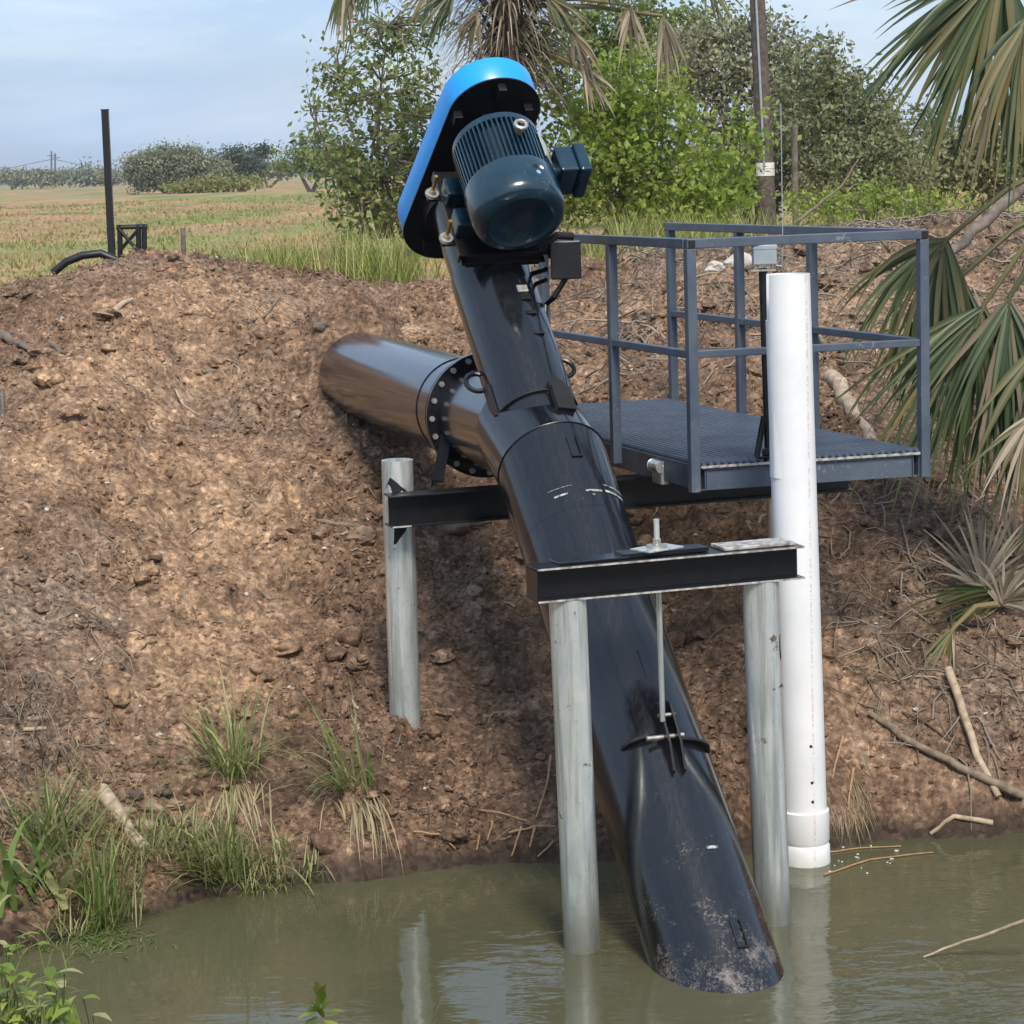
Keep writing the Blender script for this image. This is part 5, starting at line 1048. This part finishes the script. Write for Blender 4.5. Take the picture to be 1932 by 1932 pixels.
tall_grass(1180, 450, 26, .5, 800, .6, 'yellow grass clump behind the top railing', ); tall_grass(1330, 440, 27, .5, 600, .5, 'dry yellow grass near the utility pole foot'); tall_grass(1100, 470, 22, .35, 300, .45, 'straw grass right of the control box', 'drygrass'); tall_grass(850, 480, 24, .5, 300, .35, 'green grass hidden behind the motor foot'); tall_grass(1620, 420, 30, .9, 700, .45, 'dry grass patch right of the thin wooden post', 'tallgrass')
n_ = 70000; yy = 19.4 + 110 * rng.random(n_) ** 1.9; xx = (rng.random(n_) * .62 - .30) * yy; keep = (xx < .5 + rng.random(n_) * 1.5) | (yy > 28 + rng.random(n_) * 6); xx, yy = xx[keep], yy[keep]
zz = macro(xx, yy); n_ = len(xx); hgt = rng.uniform(.02, .085, n_) * (1 + 1.1 * (fbm(xx * .5, yy * .25, 3, 151) > .3)); an = rng.random(n_) * 6.28; w_ = .004 + .0006 * yy
dv = np.stack([np.cos(an), np.sin(an) * .3, np.zeros(n_)], 1) * w_[:, None]; bs = np.stack([xx, yy, zz - .01], 1); tp = bs + np.stack([rng.normal(0, .4, n_) * hgt, rng.normal(0, .4, n_) * hgt, hgt], 1)
V = np.stack([bs - dv, bs + dv, tp], 1).reshape(-1, 3); rb_ = np.clip(.5 + .85 * fbm(xx * .28, yy * .06, 3, 161) + rng.normal(0, .18, n_), 0, 1)
tag(raw_mesh('pasture_grass', V, np.arange(3 * n_).reshape(-1, 3), 'field', dict(rnd=np.repeat(rb_, 3)), False, 'stuff'), 'dry tan and green pasture grass covering the field', 'grass')

# ------------------------------------------------------------------ poles and field objects
up = empty('utility_pole', tuple(at(1449, 420, 36) - np.array([0, 0, .4])), 'dark wooden utility pole with two white bands', 'pole')
b0, b1 = at(1450, 450, 36), at(1426, -60, 36); mb = MB(); mb.tube([b0 + (b1 - b0) * k / 8 for k in range(9)], [.135 - .003 * k for k in range(9)], 18); mb.build('shaft', 'pole', up)
mb = MB(); mb.tube([at(1428 + 16 * k, 330 * k - 10, 36) + np.array([-.03, -.135, 0]) for k in (0, .5, 1)], .018, 8); mb.build('conduit', 'gbox', up)
for y, h_ in ((311, .045), (324, .05)):
    c_ = b0 + (b1 - b0) * ((450 - y) / 510); mb = MB(); mb.rings([circle(c_ + UZ * z, (1, 0, 0), (0, 1, 0), .139, 24) for z in (-h_, h_)]); mb.build('white_band', 'tape', up)
mb = MB(); mb.tube([at(1501, 440, 35), at(1499, 235, 35)], .045, 10); tag(mb.build('wooden_post', 'bark'), 'thin grey wooden post right of the utility pole', 'post')
bo = empty('steel_pole', tuple(at(211, 500, 30)), 'tall black square pole on the berm at left', 'pole')
mb = MB(); p0_, p1_ = at(213, 520, 30), at(198, 207, 30); bar(mb, p0_, p1_, .085, .085, (1, 0, 0)); mb.build('shaft', 'beam', bo, False, bevel=.004); mb = MB(); mb.box(p1_, .05, .05, .006); mb.build('cap', 'beam', bo, False)
br = empty('fence_brace', tuple(at(250, 500, 30.2)), 'low black cross braced frame beside the tall black pole', 'fence')
for x in (227, 262, 273):
    mb = MB(); mb.tube([at(x, 510, 30.2), at(x - 1, 424, 30.2)], .035, 10); mb.build('upright', 'beam', br)
mb = MB(); mb.tube([at(220, 429, 30.2), at(278, 427, 30.2)], .032, 10); mb.build('top_rail', 'beam', br)
for (a_, b_) in (((224, 432), (262, 475)), ((262, 432), (224, 475))):
    mb = MB(); mb.tube([at(*a_, 30.18), at(*b_, 30.18)], .024, 8); mb.build('cross_brace', 'beam', br)
mb = MB(); p = at(346, 486, 19.3); mb.tube([p - UZ * .15, at(345, 430, 19.3)], .020, 8); tag(mb.build('wooden_stake', 'bark'), 'upright grey wooden stake on the berm crest', 'stake')
mb = MB(); mb.tube([at(336, 478, 19.5), at(341, 448, 19.5)], [.008, .006], 6); tag(mb.build('thin_stake', 'pale'), 'thin pale leaning stick beside the wooden stake', 'stick')
mb = MB(); mb.tube([at(100, 515, 18.9), at(125, 494, 18.9), at(155, 482, 18.9), at(190, 478, 18.9), at(218, 490, 18.9)], .032, 12); tag(mb.build('drain_hose', 'rubber'), 'black curved hose half buried on the berm left of the pole', 'hose')

# ------------------------------------------------------------------ hazy air
m, nt, b, o = base_mat('haze_air'); nt.nodes.remove(b)
vo = _node(nt, 'ShaderNodeVolumePrincipled'); vo.inputs['Density'].default_value = .0003; vo.inputs['Color'].default_value = (.86, .92, 1, 1); vo.inputs['Anisotropy'].default_value = .2
nt.links.new(vo.outputs[0], o.inputs['Volume'])
mb = MB(); mb.box((0, 1080, 10.5), 1400, 1120, 13.5); hz = mb.build('haze', m, smooth=False, origin=(0, 1080, 10)); hz['kind'] = 'stuff'
